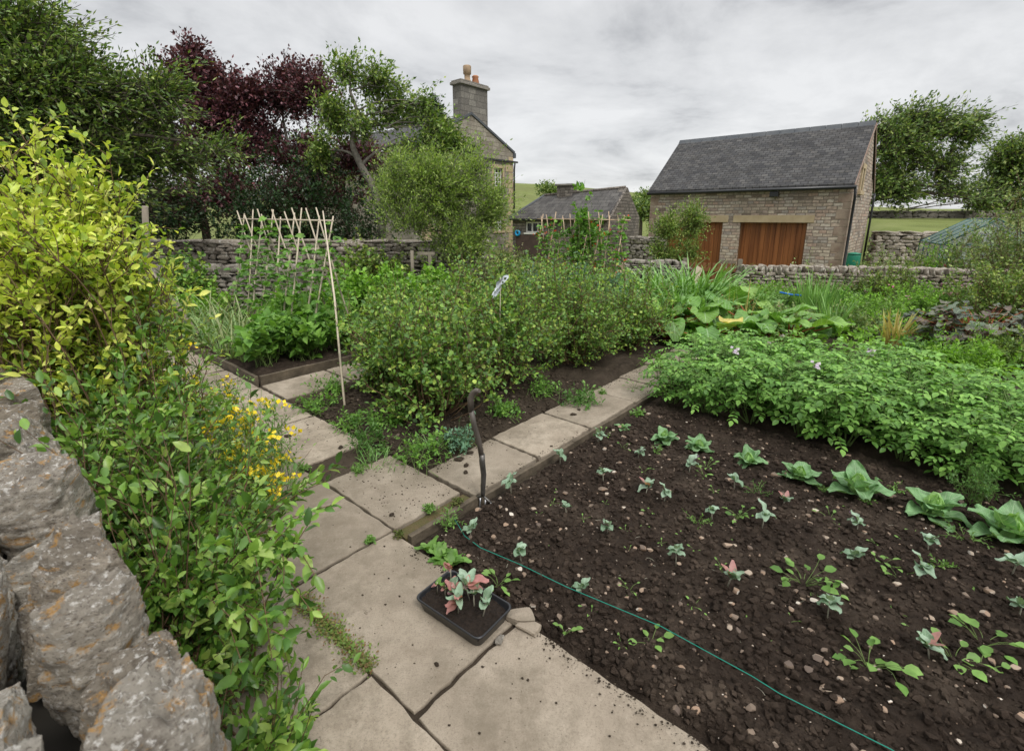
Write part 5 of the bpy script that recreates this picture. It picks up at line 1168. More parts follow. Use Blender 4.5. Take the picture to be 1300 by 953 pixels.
# glasshouse
c = Q(1268, 300, 13.5); gh = thing('glasshouse', 'small green framed glasshouse half hidden by shrubs at right', 'greenhouse', (c.x, 13.6, -.4), -.5)
gf = mat_plain('green_frame', (.03, .09, .08), .5); m, nt, b, out = new_mat('greenhouse_glass'); b.inputs['Base Color'].default_value = (.6, .75, .72, 1); b.inputs['Roughness'].default_value = .12; b.inputs['Transmission Weight'].default_value = .75; b.inputs['IOR'].default_value = 1.1
f = MB(); w_, l_, e_, ap_ = 1.1, 2.6, 1.35, 2.05
def bar(a, b2, r=.022): f.tube([a, b2], r, 5)
for x in (-w_, w_):
    bar((x, 0, 0), (x, 0, e_)); bar((x, l_, 0), (x, l_, e_)); bar((x, 0, e_), (x, l_, e_)); bar((x, 0, .02), (x, l_, .02)); 
    for y in (0, l_): bar((x, y, e_), (0, y, ap_))
    for k in range(1, 4): bar((x, l_*k/4, 0), (x, l_*k/4, e_)); bar((x, l_*k/4, e_), (0, l_*k/4, ap_))
bar((0, 0, ap_), (0, l_, ap_)); bar((-w_, 0, e_), (w_, 0, e_)); bar((-.3, 0, 0), (-.3, 0, e_+.3)); bar((.35, 0, 0), (.35, 0, e_+.3))
f.build('frame', gf, gh)
q = MB(); 
for x in (-w_, w_): q.quad((x, 0, 0), (x, l_, 0), (x, l_, e_), (x, 0, e_)); q.quad((x, 0, e_), (x, l_, e_), (0, l_, ap_), (0, 0, ap_))
q.quad((-w_, 0, 0), (w_, 0, 0), (w_, 0, e_), (0, 0, ap_), (-w_, 0, e_))
q.build('glass', m, gh)
c = Q(818, 335, 13.8); stp = thing('stone_steps', 'short flight of pale stone steps between outbuilding and barn', 'steps', (c.x, 13.6, -.55), .1)
for k in range(5): MB().box(-.45, .45, k*.3, k*.3+.33, 0, .18*(k+1)).build('step', M['sandstone'] if k % 2 else M['quoin'], stp, bevel=.01)

# ============================================================ foreground shrubs on the left
def FG(label, a, bb, r, h, **k): return shrub(k.pop('name', 'broad_leaved_shrub'), label, 'shrub', tuple(AB(a, bb, -.02)), r, h, **k)
kw = dict(L_=.043, shoots=.25, ratio=.5, leaf='shrub', stem='stem_brown', tpl='leaf', base_r=.25, lo=-.6, twl=.3, power=.5, sr=.005, lv=13, twigs=6, wob=.08, spread=.75, up=.25)
FG('oval-leaved green shrub with arching twigs over the slabs, nearest the camera', .3, -1.66, (.17, .28), .74, stems=42, seed=301, zc=.6, **kw)
FG('oval-leaved green shrub pressed against the lichen wall', .36, -2.2, (.38, .34), .92, stems=75, seed=302, zc=.55, **kw)
FG('oval-leaved green shrub behind the nearest one, before the yellow flowers', .42, -2.8, (.42, .34), .93, stems=85, seed=303, zc=.55, **kw)
FG('oval-leaved green shrub under the golden privet', .45, -3.5, (.6, .45), 1.42, stems=120, seed=304, zc=.55, **kw)
FG('low leafy growth of the oval-leaved shrub at its near end on the slabs', .26, -1.2, (.14, .2), .4, stems=34, seed=305, zc=.35, **dict(kw, lo=-.9, twl=.2))
FG('low leafy skirt of the oval-leaved shrub hugging the wall foot', .34, -1.75, (.18, .4), .38, stems=40, seed=306, zc=.35, **dict(kw, lo=-.9, twl=.2))
# long arching wands over the path
rs = np.random.RandomState(31); root = thing('arching_wands', 'long leafy wands arching from the shrub over the lower slabs', 'shrub branches', tuple(AB(.5, -1.7, 0)))
ori = np.array(root.location)
tg = [Q(430, 590, 1.75), Q(425, 640, 1.5), Q(395, 660, 1.35), Q(400, 730, 1.2), Q(380, 690, 1.3), Q(345, 835, 1.0), Q(350, 780, 1.1), Q(310, 850, .95), Q(385, 620, 1.7), Q(345, 545, 2.0), Q(400, 600, 1.8), Q(330, 700, 1.15), Q(300, 790, 1.0), Q(365, 810, 1.02), Q(330, 620, 1.5), Q(415, 610, 1.6), Q(380, 655, 1.45), Q(340, 520, 2.1), Q(300, 500, 2.1), Q(360, 740, 1.15), Q(395, 775, 1.1), Q(300, 740, 1.1), Q(330, 790, 1.0), Q(275, 690, 1.1), Q(280, 600, 1.5)]
bs = np.array([tuple(AB(.45+rs.normal(0, .08), -1.9+rs.normal(0, .2), .15+rs.uniform(0, .25))) for _ in tg])-ori
ps = curve(bs, np.array([tuple(t) for t in tg])-ori, 9, .14, .04, rs)
obj('stems', tube_mesh('stems', ps, .004, .0012, M['stem_brown'], 5), root)
p, dd, u = leaves_on(ps, 32, .2, 1.02, .75, rs, .5, .004); obj('foliage', leaf_mesh('foliage', p, dd, u, .05*rs.uniform(.5, 1.2, len(p)), .5, L['shrub'], 'leaf'), root)
# golden privet
gk = dict(L_=.046, shoots=.02, ratio=.52, leaf='privet', stem='stem_brown', tpl='leaf', twl=.3, sr=.006, lv=12, twigs=9, power=.5, wob=.08, spread=.8)
shrub('golden_privet', 'bright yellow-green privet bush filling the left side above the wall', 'shrub', tuple(AB(.38, -3.35, 0)), (.5, .46), 1.84, stems=120, seed=311, zc=.78, lo=-.55, base_r=.1, **gk)
shrub('golden_privet', 'taller golden privet growth cut off by the left edge', 'shrub', tuple(AB(.22, -3.55, 0)), (.4, .4), 1.98, stems=75, seed=312, zc=.76, lo=-.6, base_r=.1, **gk)
# hypericum with yellow flowers
for k, (fa_, fb_, r, h, lab) in enumerate(((.92, -2.75, .2, .6, 'yellow flowered plant nearest the oval-leaved shrub'), (1.05, -3.05, .24, .62, 'yellow flowered plant spilling furthest over the slabs'), (1.0, -4.25, .27, .75, 'yellow flowered plant furthest back by the privet'), (1.02, -3.6, .27, .68, 'yellow flowered plant in the middle of its patch'))):
    c = AB(fa_, fb_); shrub('yellow_flowered_plant', lab, 'flowering plant', (c.x, c.y, -.02), r, h, stems=50, twigs=5, lv=10, L_=.024, ratio=.4, leaf='weed' if k % 2 else 'shrub', stem='stem_green', tpl='diamond', seed=320+k, base_r=.15, zc=.6, lo=-.6, twl=.14, sr=.003, flowers=('petal_yellow', 44, .034), group='yellow flowered plants')

# ============================================================ potatoes
def potato(seed, flower=False):
    rs2 = np.random.RandomState(seed); root = thing('potato_plant', 'potato plant', 'potato plant', (0, 0, 0)); n = 9
    an = rs2.uniform(0, 6.28, n); ln = rs2.uniform(.1, .28, n); tips = np.stack([np.cos(an)*ln, np.sin(an)*ln, rs2.uniform(.34, .56, n)], 1); base = tips*np.array([.15, .15, 0])
    st = curve(base, tips, 7, .02, .05, rs2)
    obj('stems', tube_mesh('stems', st, .006, .003, M['stem_green'], 5), root)
    p, dd, u = leaves_on(st, 11, .2, 1.05, 1.3, rs2, .5, .004); dd[:, 2] = dd[:, 2]*.4+.12; dd = nrm(dd)
    # compound leaves: an arching midrib with pairs of leaflets
    R_ = curve(p, p+dd*rs2.uniform(.13, .22, (len(p), 1))+np.array([0, 0, -.045]), 6, .12, .03, rs2)
    obj('leaf_stalks', tube_mesh('leaf_stalks', R_, .0022, .001, M['stem_green'], 3), root)
    PP, DD, UU, LL = [], [], [], []
    for t, sz in ((.3, .032), (.5, .04), (.7, .045), (.88, .045)):
        q, tg_ = along(R_, np.full((len(R_), 1), t)); q = q[:, 0]; tg_ = tg_[:, 0]; sd = nrm(np.cross(tg_, np.array([0, 0, 1.])))
        for s in (-1, 1):
            PP.append(q); DD.append(nrm(tg_*.45+sd*s+rs2.normal(0, .15, q.shape)+np.array([0, 0, -.12]))); UU.append(np.array([0, 0, 1.])+rs2.normal(0, .22, q.shape)); LL.append(np.full(len(q), sz)*rs2.uniform(.8, 1.2, len(q)))
    PP.append(R_[:, -1]); DD.append(nrm(R_[:, -1]-R_[:, -2])); UU.append(np.array([0, 0, 1.])+rs2.normal(0, .2, R_[:, -1].shape)); LL.append(np.full(len(R_), .056))
    obj('foliage', leaf_mesh('foliage', np.concatenate(PP), np.concatenate(DD), np.concatenate(UU), np.concatenate(LL), .66, L['potato'], 'leaf'), root)
    if flower:
        V = np.repeat(tips[:1]+np.array([[0, 0, .13]]), 12, 0)+rs2.normal(0, .012, (12, 3)); obj('flower_cluster', leaf_mesh('flower_cluster', V, rs2.normal(0, 1, V.shape), rs2.normal(0, 1, V.shape), 0.034, .9, L['petal_pale'], 'diamond'), root)
    return root
pv = [potato(400+k, k == 3) for k in range(5)]; used = [False]*5
rs = np.random.RandomState(9); rows = {0: 'front row', 1: 'second row', 2: 'third row', 3: 'back row'}
for r_ in range(4):
    a = 4.32+r_*.42
    for k in range(15):
        bb = -1.72+k*.34+rs.normal(0, .03); v = rs.randint(4) if rs.uniform() > .12 else 3
        if r_ == 0 and rs.uniform() < .85 and v == 3 and k not in (2,): v = 1
        lab = 'potato plant in the %s of the leafy potato bed%s' % (rows[r_], ', with pale flowers' if v == 3 else ''); pos = AB(a+rs.normal(0, .03), bb, -.02); sc = rs.uniform(.88, 1.12)
        if not used[v]: used[v] = True; o = pv[v]; o.location = pos; o.scale = (sc,)*3; o.rotation_euler = (0, 0, rs.uniform(0, 6)); o['label'] = lab; o['group'] = 'potato plants'
        else: dup(pv[v], pos, rs.uniform(0, 6), lab, sc, 'potato plants')
if not used[4]:
    for ch in list(pv[4].children): bpy.data.objects.remove(ch)
    bpy.data.objects.remove(pv[4])

# ============================================================ cabbages
def cabbage(label, px, py, wpx, seed, heart=True):
    p = P(px, py, 0.); dist = (p-Vector((0, 0, CAMH))).length; Wd = wpx/F*dist; s = Wd/(.62 if wpx < 70 else .78); rs2 = random.Random(seed)
    root = thing('cabbage', label, 'cabbage', (p.x, p.y, -.03), rs2.uniform(0, 6), 'cabbages before the potato rows'); V, Fc = VL(), []; ribs = []
    for k in range(9):
        az = k*2.4+rs2.uniform(-.2, .2); el = .25+.1*k+rs2.uniform(-.1, .1); b_ = (math.cos(az)*.02*s, math.sin(az)*.02*s, (.05+.008*k)*s)
        big_leaf(V, Fc, b_, az, el, .25*s*rs2.uniform(.85, 1.1), .2*s*rs2.uniform(.8, 1.1), .38, .11, 0, rs2.uniform(.1, 1.1), 14, 15, rs2)
    obj('outer_leaves', pymesh('outer_leaves', V, Fc, L['cabbage']), root)
    V, Fc = VL(), []
    for k in range(6):
        az = k*1.15; big_leaf(V, Fc, (math.cos(az)*.035*s, math.sin(az)*.035*s, .06*s), az, 1.25+.05*k, (.17+.01*k)*s, .17*s, .8, .05, 0, -.7 if heart else -.5, 9, 9, rs2)
    obj('heart', pymesh('heart', V, Fc, L['heart']), root)
    obj('stalk', MB().tube([(0, 0, 0), (0, 0, .07*s)], .016*s, 8).mesh('stalk', M['stem_pale']), root)
for k, (px, py, w, lab) in enumerate(((790, 545, 26, 'smallest cabbage, beside the slab path'), (843, 560, 42, 'second cabbage from the slab path, loose leaved'), (887, 570, 40, 'third cabbage from the slab path'), (950, 588, 42, 'fourth cabbage, with a pale upright heart'), (1014, 608, 48, 'fifth cabbage from the slab path'), (1088, 628, 66, 'large blue-green cabbage with wide cupped leaves'), (1182, 655, 82, 'wide open cabbage left of the ferny weed, second from the right edge'), (1278, 685, 90, 'cabbage at the right edge of the view, last of the row'))): cabbage(lab, px, py, w, 500+k)

# ============================================================ brassica seedlings
def seedling_mesh(kind, seed):
    rs2 = random.Random(seed); root = thing('brassica_seedling', 'x', 'seedling', (0, 0, 0)); h = rs2.uniform(.06, .1)
    lx, ly = rs2.uniform(-.02, .02), rs2.uniform(-.02, .02)
    obj('stem', MB().tube([(0, 0, -.01), (lx*.5, ly*.5, h*.6), (lx, ly, h)], [.0032, .0028, .0025], 6).mesh('stem', M['stem_pale']), root)
    V, Fc = VL(), []; n = rs2.choice((5, 6, 6))
    for k in range(n):
        az = k*2.4+rs2.uniform(-.8, .8); big_leaf(V, Fc, (lx, ly, h*(.8+.05*k)), az, rs2.uniform(.0, 1.25), rs2.uniform(.03, .075), rs2.uniform(.03, .05), .35, .16, 0, rs2.uniform(.2, 1.6), 7, 7, rs2)
    obj('leaves', pymesh('leaves', V, Fc, L['brassica']), root)
    if kind:
        V, Fc = VL(), []; 
        for k in range(kind): big_leaf(V, Fc, (lx, ly, h*.9), rs2.uniform(0, 6), rs2.uniform(.7, 1.4), .075, .034, .3, .05, 0, .2, 6, 5, rs2)
        tag(obj('discoloured_leaf', pymesh('discoloured_leaf', V, Fc, L['mauve' if kind == 1 else 'pink']), root), 'purple tinted leaf' if kind == 1 else 'pinkish leaves')
    return root
SV = [seedling_mesh(0, 600), seedling_mesh(0, 601), seedling_mesh(0, 602), seedling_mesh(1, 603), seedling_mesh(2, 604)]; SU = [False]*5
SL = [(649, 628, 0, 'brassica seedling beside the fork, closest to the slabs'), (711, 588, 1, 'brassica seedling second along the slab edge'), (759, 567, 0, 'brassica seedling third along the slab edge'), (766, 612, 2, 'brassica seedling in the second row from the slab path'), (810, 583, 3, 'mauve tinted seedling near the smallest cabbage'),
 (819, 630, 4, 'pink tinted seedling with a red leaf in mid bed'), (719, 653, 1, 'small pale seedling between fork and purple-leaved seedling'), (771, 679, 3, 'seedling with one tall purple leaf'), (858, 717, 0, 'pale green seedling below the purple-leaved one'), (875, 600, 3, 'flattened seedling with a mauve leaf below the cabbages'),
 (932, 621, 1, 'seedling below the pale-hearted cabbage'), (904, 661, 2, 'long-stemmed leaning seedling beside the feathery weeds'), (967, 672, 0, 'tiny grey seedling in the middle of the bed'), (923, 744, 4, 'seedling with fallen pink leaves in the lower middle'), (662, 715, 2, 'three-leaved seedling touching the green string'), (737, 756, 1, 'small seedling standing on the green string'),
 (993, 643, 4, 'seedling with a pink tip below the fifth cabbage'), (1088, 675, 3, 'seedling with mauve edge below the large cabbage'), (1081, 718, 1, 'spreading seedling left of the broad-leaved weeds'), (1178, 700, 2, 'low grey-green seedling below the largest cabbage'), (1164, 743, 0, 'grey-green seedling below the low one on the right'), (1284, 730, 2, 'tall seedling near the right edge under the last cabbage'),
 (1293, 785, 1, 'broad seedling cut off at the right edge'), (1050, 788, 0, 'small curled seedling in the lower right soil'), (1180, 836, 4, 'seedling at the bottom right beside round-leaved weeds'), (597, 682, 1, 'upright grey seedling where the green string begins'), (843, 640, 0, 'faint small seedling between two larger ones')]
rs = np.random.RandomState(4)
for px, py, v, lab in SL:
    p = P(px, py, -.01); sc = rs.uniform(.85, 1.1)*(1.15 if px > 1150 else 1)
    if not SU[v]: SU[v] = True; o = SV[v]; o.location = p; o.scale = (sc,)*3; o['label'] = lab; o['group'] = 'brassica seedlings in the bare bed'
    else: dup(SV[v], p, rs.uniform(0, 6), lab, sc, 'brassica seedlings in the bare bed')

# weeds
def weed(label, px, py, r, n, L_, ratio, leaf='weed', kind='round', seed=0, z=-.02, group=None, name='weed'):
    rs2 = np.random.RandomState(seed); p0 = P(px, py, z); root = thing(name, label, 'weed', p0, 0, group)
    an = np.arange(n)*2.4+rs2.normal(0, .3, n); ln = r*rs2.uniform(.3, 1, n); hh = r*rs2.uniform(.15, .9, n)
    tips = np.stack([np.cos(an)*ln, np.sin(an)*ln, hh], 1); st = curve(tips*0, tips, 5, .15, .05, rs2)
    obj('stems', tube_mesh('stems', st, .0016, .0009, M['stem_green'], 4), root)
    if kind == 'round':
        dd = nrm(st[:, -1]-st[:, -3]); dd[:, 2] = dd[:, 2]*.3+.1; obj('leaves', leaf_mesh('leaves', st[:, -1], nrm(dd), np.array([0, 0, 1.])+rs2.normal(0, .25, dd.shape), L_*rs2.uniform(.7, 1.2, n), ratio, L[leaf], 'leaf'), root)
    else:
        p, dd, u = leaves_on(st, 9, .2, 1.05, 1., rs2, .6, .001); obj('leaves', leaf_mesh('leaves', p, dd, u, L_*rs2.uniform(.6, 1.2, len(p)), ratio, L[leaf], 'oval'), root)
    return root
WL = [(632, 745, .07, 9, .045, .6, 'weed', 'round', 'pale-stemmed leafy weed between string and seed tray'), (1019, 745, .13, 16, .05, .75, 'weed', 'round', 'biggest round-leaved weed in the lower right soil'), (1050, 757, .06, 7, .04, .75, 'weed', 'round', 'round-leaved weed touching the biggest one'),
 (1120, 724, .08, 9, .036, .75, 'weed', 'round', 'round-leaved weed right of the spreading seedling'), (1140, 740, .06, 7, .04, .8, 'weed', 'round', 'round-leaved weed below its neighbour at mid right'), (1102, 850, .12, 14, .05, .8, 'weed', 'round', 'round-leaved weed clump at the bottom edge'), (1247, 822, .1, 11, .055, .8, 'weed', 'round', 'round-leaved weed clump at the bottom right'), (1212, 842, .08, 8, .045, .8, 'weed', 'round', 'leafy weed left of the bottom right clump'), (1247, 855, .06, 6, .045, .8, 'weed', 'round', 'leafy weed under the bottom right clump'),
 (936, 660, .09, 12, .035, .7, 'weed', 'round', 'bushy round-leaved weed beside the feathery one'), (885, 668, .09, 10, .016, .5, 'weed', 'fern', 'feathery bright weed left of the leaning seedling'), (960, 630, .11, 12, .015, .4, 'fern', 'fern', 'wispy grey-green weed below the fourth cabbage'), (1045, 625, .08, 9, .014, .5, 'weed', 'fern', 'spreading low weed below the fifth cabbage'), (1052, 662, .08, 8, .03, .6, 'weed', 'round', 'weed with oval leaves between two seedlings'),
 (1193, 722, .09, 9, .02, .5, 'weed', 'fern', 'straggling weed between the right-hand seedlings'), (1135, 628, .09, 9, .02, .5, 'weed', 'fern', 'tall thin weed left of the largest cabbage'), (1226, 690, .13, 12, .02, .4, 'weed', 'fern', 'sprawling weed patch right of the largest cabbage'), (817, 602, .06, 9, .02, .5, 'weed', 'round', 'small bright weed near the mauve tinted seedling'), (790, 573, .07, 10, .028, .6, 'weed', 'round', 'bright weed beside the third slab-edge seedling'), (766, 556, .08, 11, .03, .6, 'weed', 'round', 'leafy weed left of the smallest cabbage'),
 (833, 575, .06, 9, .014, .5, 'weed', 'fern', 'ferny weed below the second cabbage'), (897, 595, .07, 9, .028, .6, 'weed', 'round', 'weed between the third and fourth cabbages'), (893, 605, .06, 8, .03, .6, 'weed', 'round', 'weed beside the flattened mauve seedling'), (826, 820, .06, 6, .04, .8, 'weed', 'round', 'lone round-leaved weed below the green string'), (718, 805, .045, 6, .032, .7, 'weed', 'round', 'small leafy weed near the slab edge right of the tray'), (799, 751, .05, 8, .018, .6, 'weed', 'round', 'tiny branching weed above the string'),
 (570, 668, .1, 16, .022, .4, 'weed', 'fern', 'thin-leaved weed at the corner of the kerb board'), (745, 505, .14, 20, .05, .4, 'weed', 'round', 'dandelion rosette at the slab path edge under the bushes'), (805, 495, .1, 14, .04, .5, 'weed', 'round', 'leafy weed at the near end of the potato bed'), (810, 528, .08, 12, .03, .5, 'weed', 'fern', 'low weed beside the potato bed corner'), (1100, 640, .05, 7, .018, .5, 'weed', 'fern', 'wisp of weed under the large cabbage')]
for k, (px, py, r, n, L_, ra, lf, kd, lab) in enumerate(WL): weed(lab, px, py, r, n, L_, ra, lf, kd, 700+k)
tw = weed('tiny green weed seedling alone on the bare soil', 820, 669, .025, 5, .016, .5, 'weed', 'round', 760, group='tiny weed seedlings'); tw.name = 'weed_seedling'
for (px, py) in ((700, 640), (745, 700), (690, 690), (840, 690), (880, 700), (930, 690), (1010, 680), (770, 640), (800, 700), (850, 770), (900, 790), (1090, 790), (1160, 800), (1200, 780), (1060, 830), (1000, 790), (920, 840), (750, 780), (790, 820), (1270, 800), (1110, 690), (1020, 655), (915, 720), (824, 652), (794, 675), (864, 682), (974, 822), (710, 627), (683, 655), (773, 572), (996, 705), (1150, 690), (870, 640), (985, 600), (705, 700), (1193, 735), (1040, 700), (1240, 760), (950, 780), (1000, 830), (880, 770), (740, 660), (905, 625), (1130, 780), (1075, 645), (1165, 680), (960, 655), (850, 600)):
    r_ = dup(tw, P(px+rs.normal(0, 2), py, -.02), rs.uniform(0, 6), scale=rs.uniform(.7, 1.4)); 
# big ferny weed & lettuces
c = P(1232, 645, -.02); shrub('ferny_weed', 'tall ferny green weed between the last two cabbages', 'weed', tuple(c), .14, .3, stems=26, twigs=5, lv=9, L_=.022, ratio=.35, leaf='fern', stem='stem_green', tpl='diamond', seed=780, base_r=.04, zc=.55, twl=.08, sr=.002)
def lettuce(label, px, py, s, seed):
    rs2 = random.Random(seed); root = thing('lettuce', label, 'lettuce', P(px, py, -.01), rs2.uniform(0, 6), 'small lettuces by the slab edge'); V, Fc = VL(), []
    for k in range(10): big_leaf(V, Fc, (0, 0, .005), k*2.4, rs2.uniform(.3, 1.1), .09*s*rs2.uniform(.7, 1.1), .045*s, .3, .14, 0, rs2.uniform(.3, .9), 8, 7, rs2)
    obj('leaves', pymesh('leaves', V, Fc, L['weed']), root)
lettuce('light green frilly lettuce at the slab corner, leftmost', 545, 700, .95, 1); lettuce('light green frilly lettuce between its two neighbours', 560, 710, 1., 2); lettuce('broad-leaved lettuce nearest the seed tray', 574, 716, 1.05, 3)
# grass tufts and weeds in the joints and along the beds
JW = [(507, 681, .04, 'small weed at the meeting of the four slabs'), (470, 688, .04, 'weed sprig in the joint left of the tray slab'), (545, 648, .05, 'blue-green weed on the mossy strip'), (580, 640, .05, 'fine green weed on the mossy strip by the fork'), (455, 600, .08, 'weed patch between the two middle left slabs'), (385, 598, .07, 'weed sprawl on the joint before the yellow flowers'), (355, 585, .06, 'weed sprig at the joint beside the yellow flowers'), (765, 500, .05, 'low weed at the far slab joint')]
for k, (px, py, r, lab) in enumerate(JW):
    weed(lab, px, py, r*.8, 34, .014, .7, 'moss' if 'reddish' in lab or k in (0, 3) else 'weed', 'fern', 800+k, 0.0, None, 'joint_weed')
rs = np.random.RandomState(61); n = 2600; t = rs.uniform(0, 1, n); A1_, A2_ = np.array(P(382, 762, 0)), np.array(P(470, 850, 0)); wv = .022*(1+.5*np.sin(t*17))
pp = A1_+(A2_-A1_)*t[:, None]+np.stack([rs.normal(0, 1, n)*wv, rs.normal(0, 1, n)*wv, rs.uniform(-.012, .022, n)], 1); dd = rs.normal(0, 1, pp.shape); dd[:, 2] = np.abs(dd[:, 2])*.5
tag(obj('creeping_weeds', leaf_mesh('creeping_weeds', pp, nrm(dd), rs.normal(0, .5, pp.shape)+np.array([0, 0, 1]), rs.uniform(.006, .016, n), .7, mat_leaf('joint_weed', [(.1, .17, .03), (.16, .26, .05), (.2, .1, .05), (.12, .2, .04)], .6, .2), 'oval')), 'reddish green creeping weeds filling the slab joint near the bottom', 'weeds', kind='stuff')
# low herb cover at front edge of the gooseberry bed
for k, (px, py, r, h, lf, lab) in enumerate(((530, 590, .24, .22, 'weed', 'leafy green weed spilling onto the slabs below the gooseberries'), (470, 575, .2, .16, 'fern', 'grassy tuft at the front left of the gooseberry bed'), (450, 545, .22, .12, 'weed', 'low herb patch at the foot of the long cane'), (400, 520, .22, .1, 'weed', 'low herb patch behind the middle left slab'), (585, 570, .14, .14, 'blue', 'pale blue-green weed at the slab path edge'), (690, 505, .2, .15, 'weed', 'green weed patch under the second gooseberry bush'), (640, 530, .16, .12, 'weed', 'trailing weed near the slab path below the bushes'), (500, 545, .16, .12, 'weed', 'small weed patch in the shade of the nearest bush'), (420, 500, .18, .12, 'weed', 'herb patch between the cane and the bean bed'), (835, 470, .25, .2, 'weed', 'leafy weed at the far end of the slab path'), (740, 515, .2, .12, 'fern', 'feathery weed at the slab path edge'))):
    c = P(px, py, -.02); shrub('low_weeds', lab, 'weed', tuple(c), r, h, stems=22, twigs=3, lv=6, L_=.036, ratio=.5, leaf={'weed': 'bean', 'fern': 'fern', 'blue': 'blue'}[lf], stem='stem_green', tpl='oval', seed=820+k, base_r=r*1.1, zc=.35, lo=-.2, twl=.12, sr=.0022)
for k, (px, py, lab) in enumerate(((478, 590, 'spiky grass tuft beside the slab left of the leafy weed'), (350, 395, 'long grass behind the diagonal pole'), (230, 440, 'grass tuft under the diagonal pole'), (262, 435, 'grass tuft left of the bean bed board'), (545, 575, 'thin grass tuft in front of the nearest gooseberry bush'))):
    c = P(px, py, -.02); clump('grass_tuft', lab, 'grass', tuple(c), 50, .16 if k in (0, 4) else .5, .006 if k in (0, 4) else .014, 'lily', 840+k, .1 if k in (0, 4) else .25, (.1, .8), (.3, 1.2))

# ============================================================ string, fork, tray, bits on the slabs
pts = [P(x, y, z) for x, y, z in ((575, 655, .02), (590, 680, .026), (610, 695, .03), (660, 716, .032), (720, 745, .034), (780, 770, .034), (840, 795, .032), (900, 828, .032), (955, 858, .03), (990, 880, .03), (1060, 915, .03), (1130, 950, .028), (1190, 985, .02))]
pts = [p for p in pts]
o = obj('garden_string', MB().tube(pts, .0018, 6).mesh('garden_string', mat_plain('green_twine', (.01, .22, .16), .6))); tag(o, 'bright green string stretched low across the bare soil', 'string')
# fork: leaning on its tines in the soil edge, pistol-shaped grip seen from the side
fp = P(607, 633, -.0); Yf = fp.y
K_ = [(600, 498), (597, 506), (598, 520), (602, 540), (608, 560), (612, 582), (614, 602), (613, 624)]
fk = thing('garden_fork', 'old garden fork with a worn grey curved handle stuck upright in the bed edge', 'fork', fp)
hp = [Q(x, y, Yf)-fp for x, y in K_]
m_h = mat_plain('worn_handle', (.05, .043, .036), .5, (.12, .1, .085), 14, .3, 60, stretch=(1, 1, .2), spec=.45); m_m = mat_plain('worn_metal', (.07, .065, .06), .4, (.16, .15, .14), 20, .2, 60, metal=.6, spec=.5)
hd = MB().tube([hp[2], hp[3], hp[4], hp[5]], [.0175, .0165, .0155, .0165], 14).build('shaft', m_h, fk)
# curved T/D grip
g_ = MB().tube([Q(609, 494, Yf)-fp+Vector((0, -.028, 0)), Q(605, 495, Yf)-fp+Vector((0, -.012, 0)), Q(600.5, 499, Yf)-fp, hp[1]+Vector((.002, 0, 0)), hp[2]+Vector((0, 0, -.01))], [.012, .017, .019, .0195, .0178], 14).build('grip', m_h, fk)
so_ = MB().tube([hp[5]+Vector((0, 0, .03)), hp[5]+Vector((0, 0, -.02)), hp[6], hp[7], hp[7]+Vector((0, 0, -.03))], [.0178, .0182, .0172, .015, .012], 14).build('socket', m_m, fk)
e0 = hp[7]+Vector((0, 0, -.028)); m_t = mat_plain('bright_steel', (.45, .45, .47), .3, (.3, .3, .32), 20, metal=.8)
MB().tube([e0+Vector((-.05, .03, -.03)), e0+Vector((-.02, .012, -.012)), e0+Vector((0, 0, .0)), e0+Vector((.02, -.012, -.012)), e0+Vector((.05, -.03, -.03))], .0075, 8).build('crossbar', m_m, fk)
for k in (-1.5, -.5, .5, 1.5):
    s = Vector((k*.033, -k*.02, -.012-.012*abs(k))); MB().tube([e0+s, e0+s+Vector((-.004, -.006, -.05)), e0+s+Vector((-.008, -.012, -.16))], [.006, .005, .003], 6).build('tine', m_t, fk)
# seed tray
rimz = .062
c0 = [P(529, 762, rimz), P(614, 820, rimz), P(650, 768, rimz), P(566, 716, rimz)]
cen = sum(c0, Vector())/4; ux = (c0[1]-c0[0]); L1 = ux.length; ux.normalize(); W1 = ((c0[2]-c0[1]).length+(c0[3]-c0[0]).length)/2
rz = math.atan2(ux.y, ux.x); L1 = .385; W1 = .235
tray = thing('seed_tray', 'black plastic seed tray of wilting seedlings on the big slab', 'seed tray', (cen.x, cen.y, .002), rz)
def rring(l, w, z, r=.03, n=6):
    out = []
    for cx_, cy_, a0 in ((l/2-r, w/2-r, 0), (-l/2+r, w/2-r, 90), (-l/2+r, -w/2+r, 180), (l/2-r, -w/2+r, 270)):
        for k in range(n+1): a = rad(a0+90*k/n); out.append((cx_+r*math.cos(a), cy_+r*math.sin(a), z))
    return out
prof = [(L1-.05, W1-.05, 0.), (L1-.04, W1-.04, .003), (L1-.012, W1-.012, .052), (L1-.006, W1-.006, .054), (L1-.002, W1-.002, .062), (L1-.008, W1-.008, .066), (L1-.018, W1-.018, .063), (L1-.022, W1-.022, .054), (L1-.05, W1-.05, .008)]
V, Fc = [], []
for (l, w, z) in prof: V += rring(l, w, z)
K = len(rring(1, 1, 0))
for r_ in range(len(prof)-1):
    for k in range(K): l = (k+1) % K; Fc.append((r_*K+k, r_*K+l, (r_+1)*K+l, (r_+1)*K+k))
Fc.append(tuple(reversed(range(K)))); Fc.append(tuple((len(prof)-1)*K+k for k in range(K)))
obj('tray', pymesh('tray', V, Fc, mat_plain('black_plastic', (.014, .015, .018), .32, (.022, .023, .026), 40, spec=.5)), tray)
nx2, ny2 = 90, 56; gx_, gy_ = np.meshgrid(np.linspace(-.5, .5, nx2), np.linspace(-.5, .5, ny2)); q = np.stack([gx_.ravel()*L1*40, gy_.ravel()*W1*40, 0*gx_.ravel()], 1)
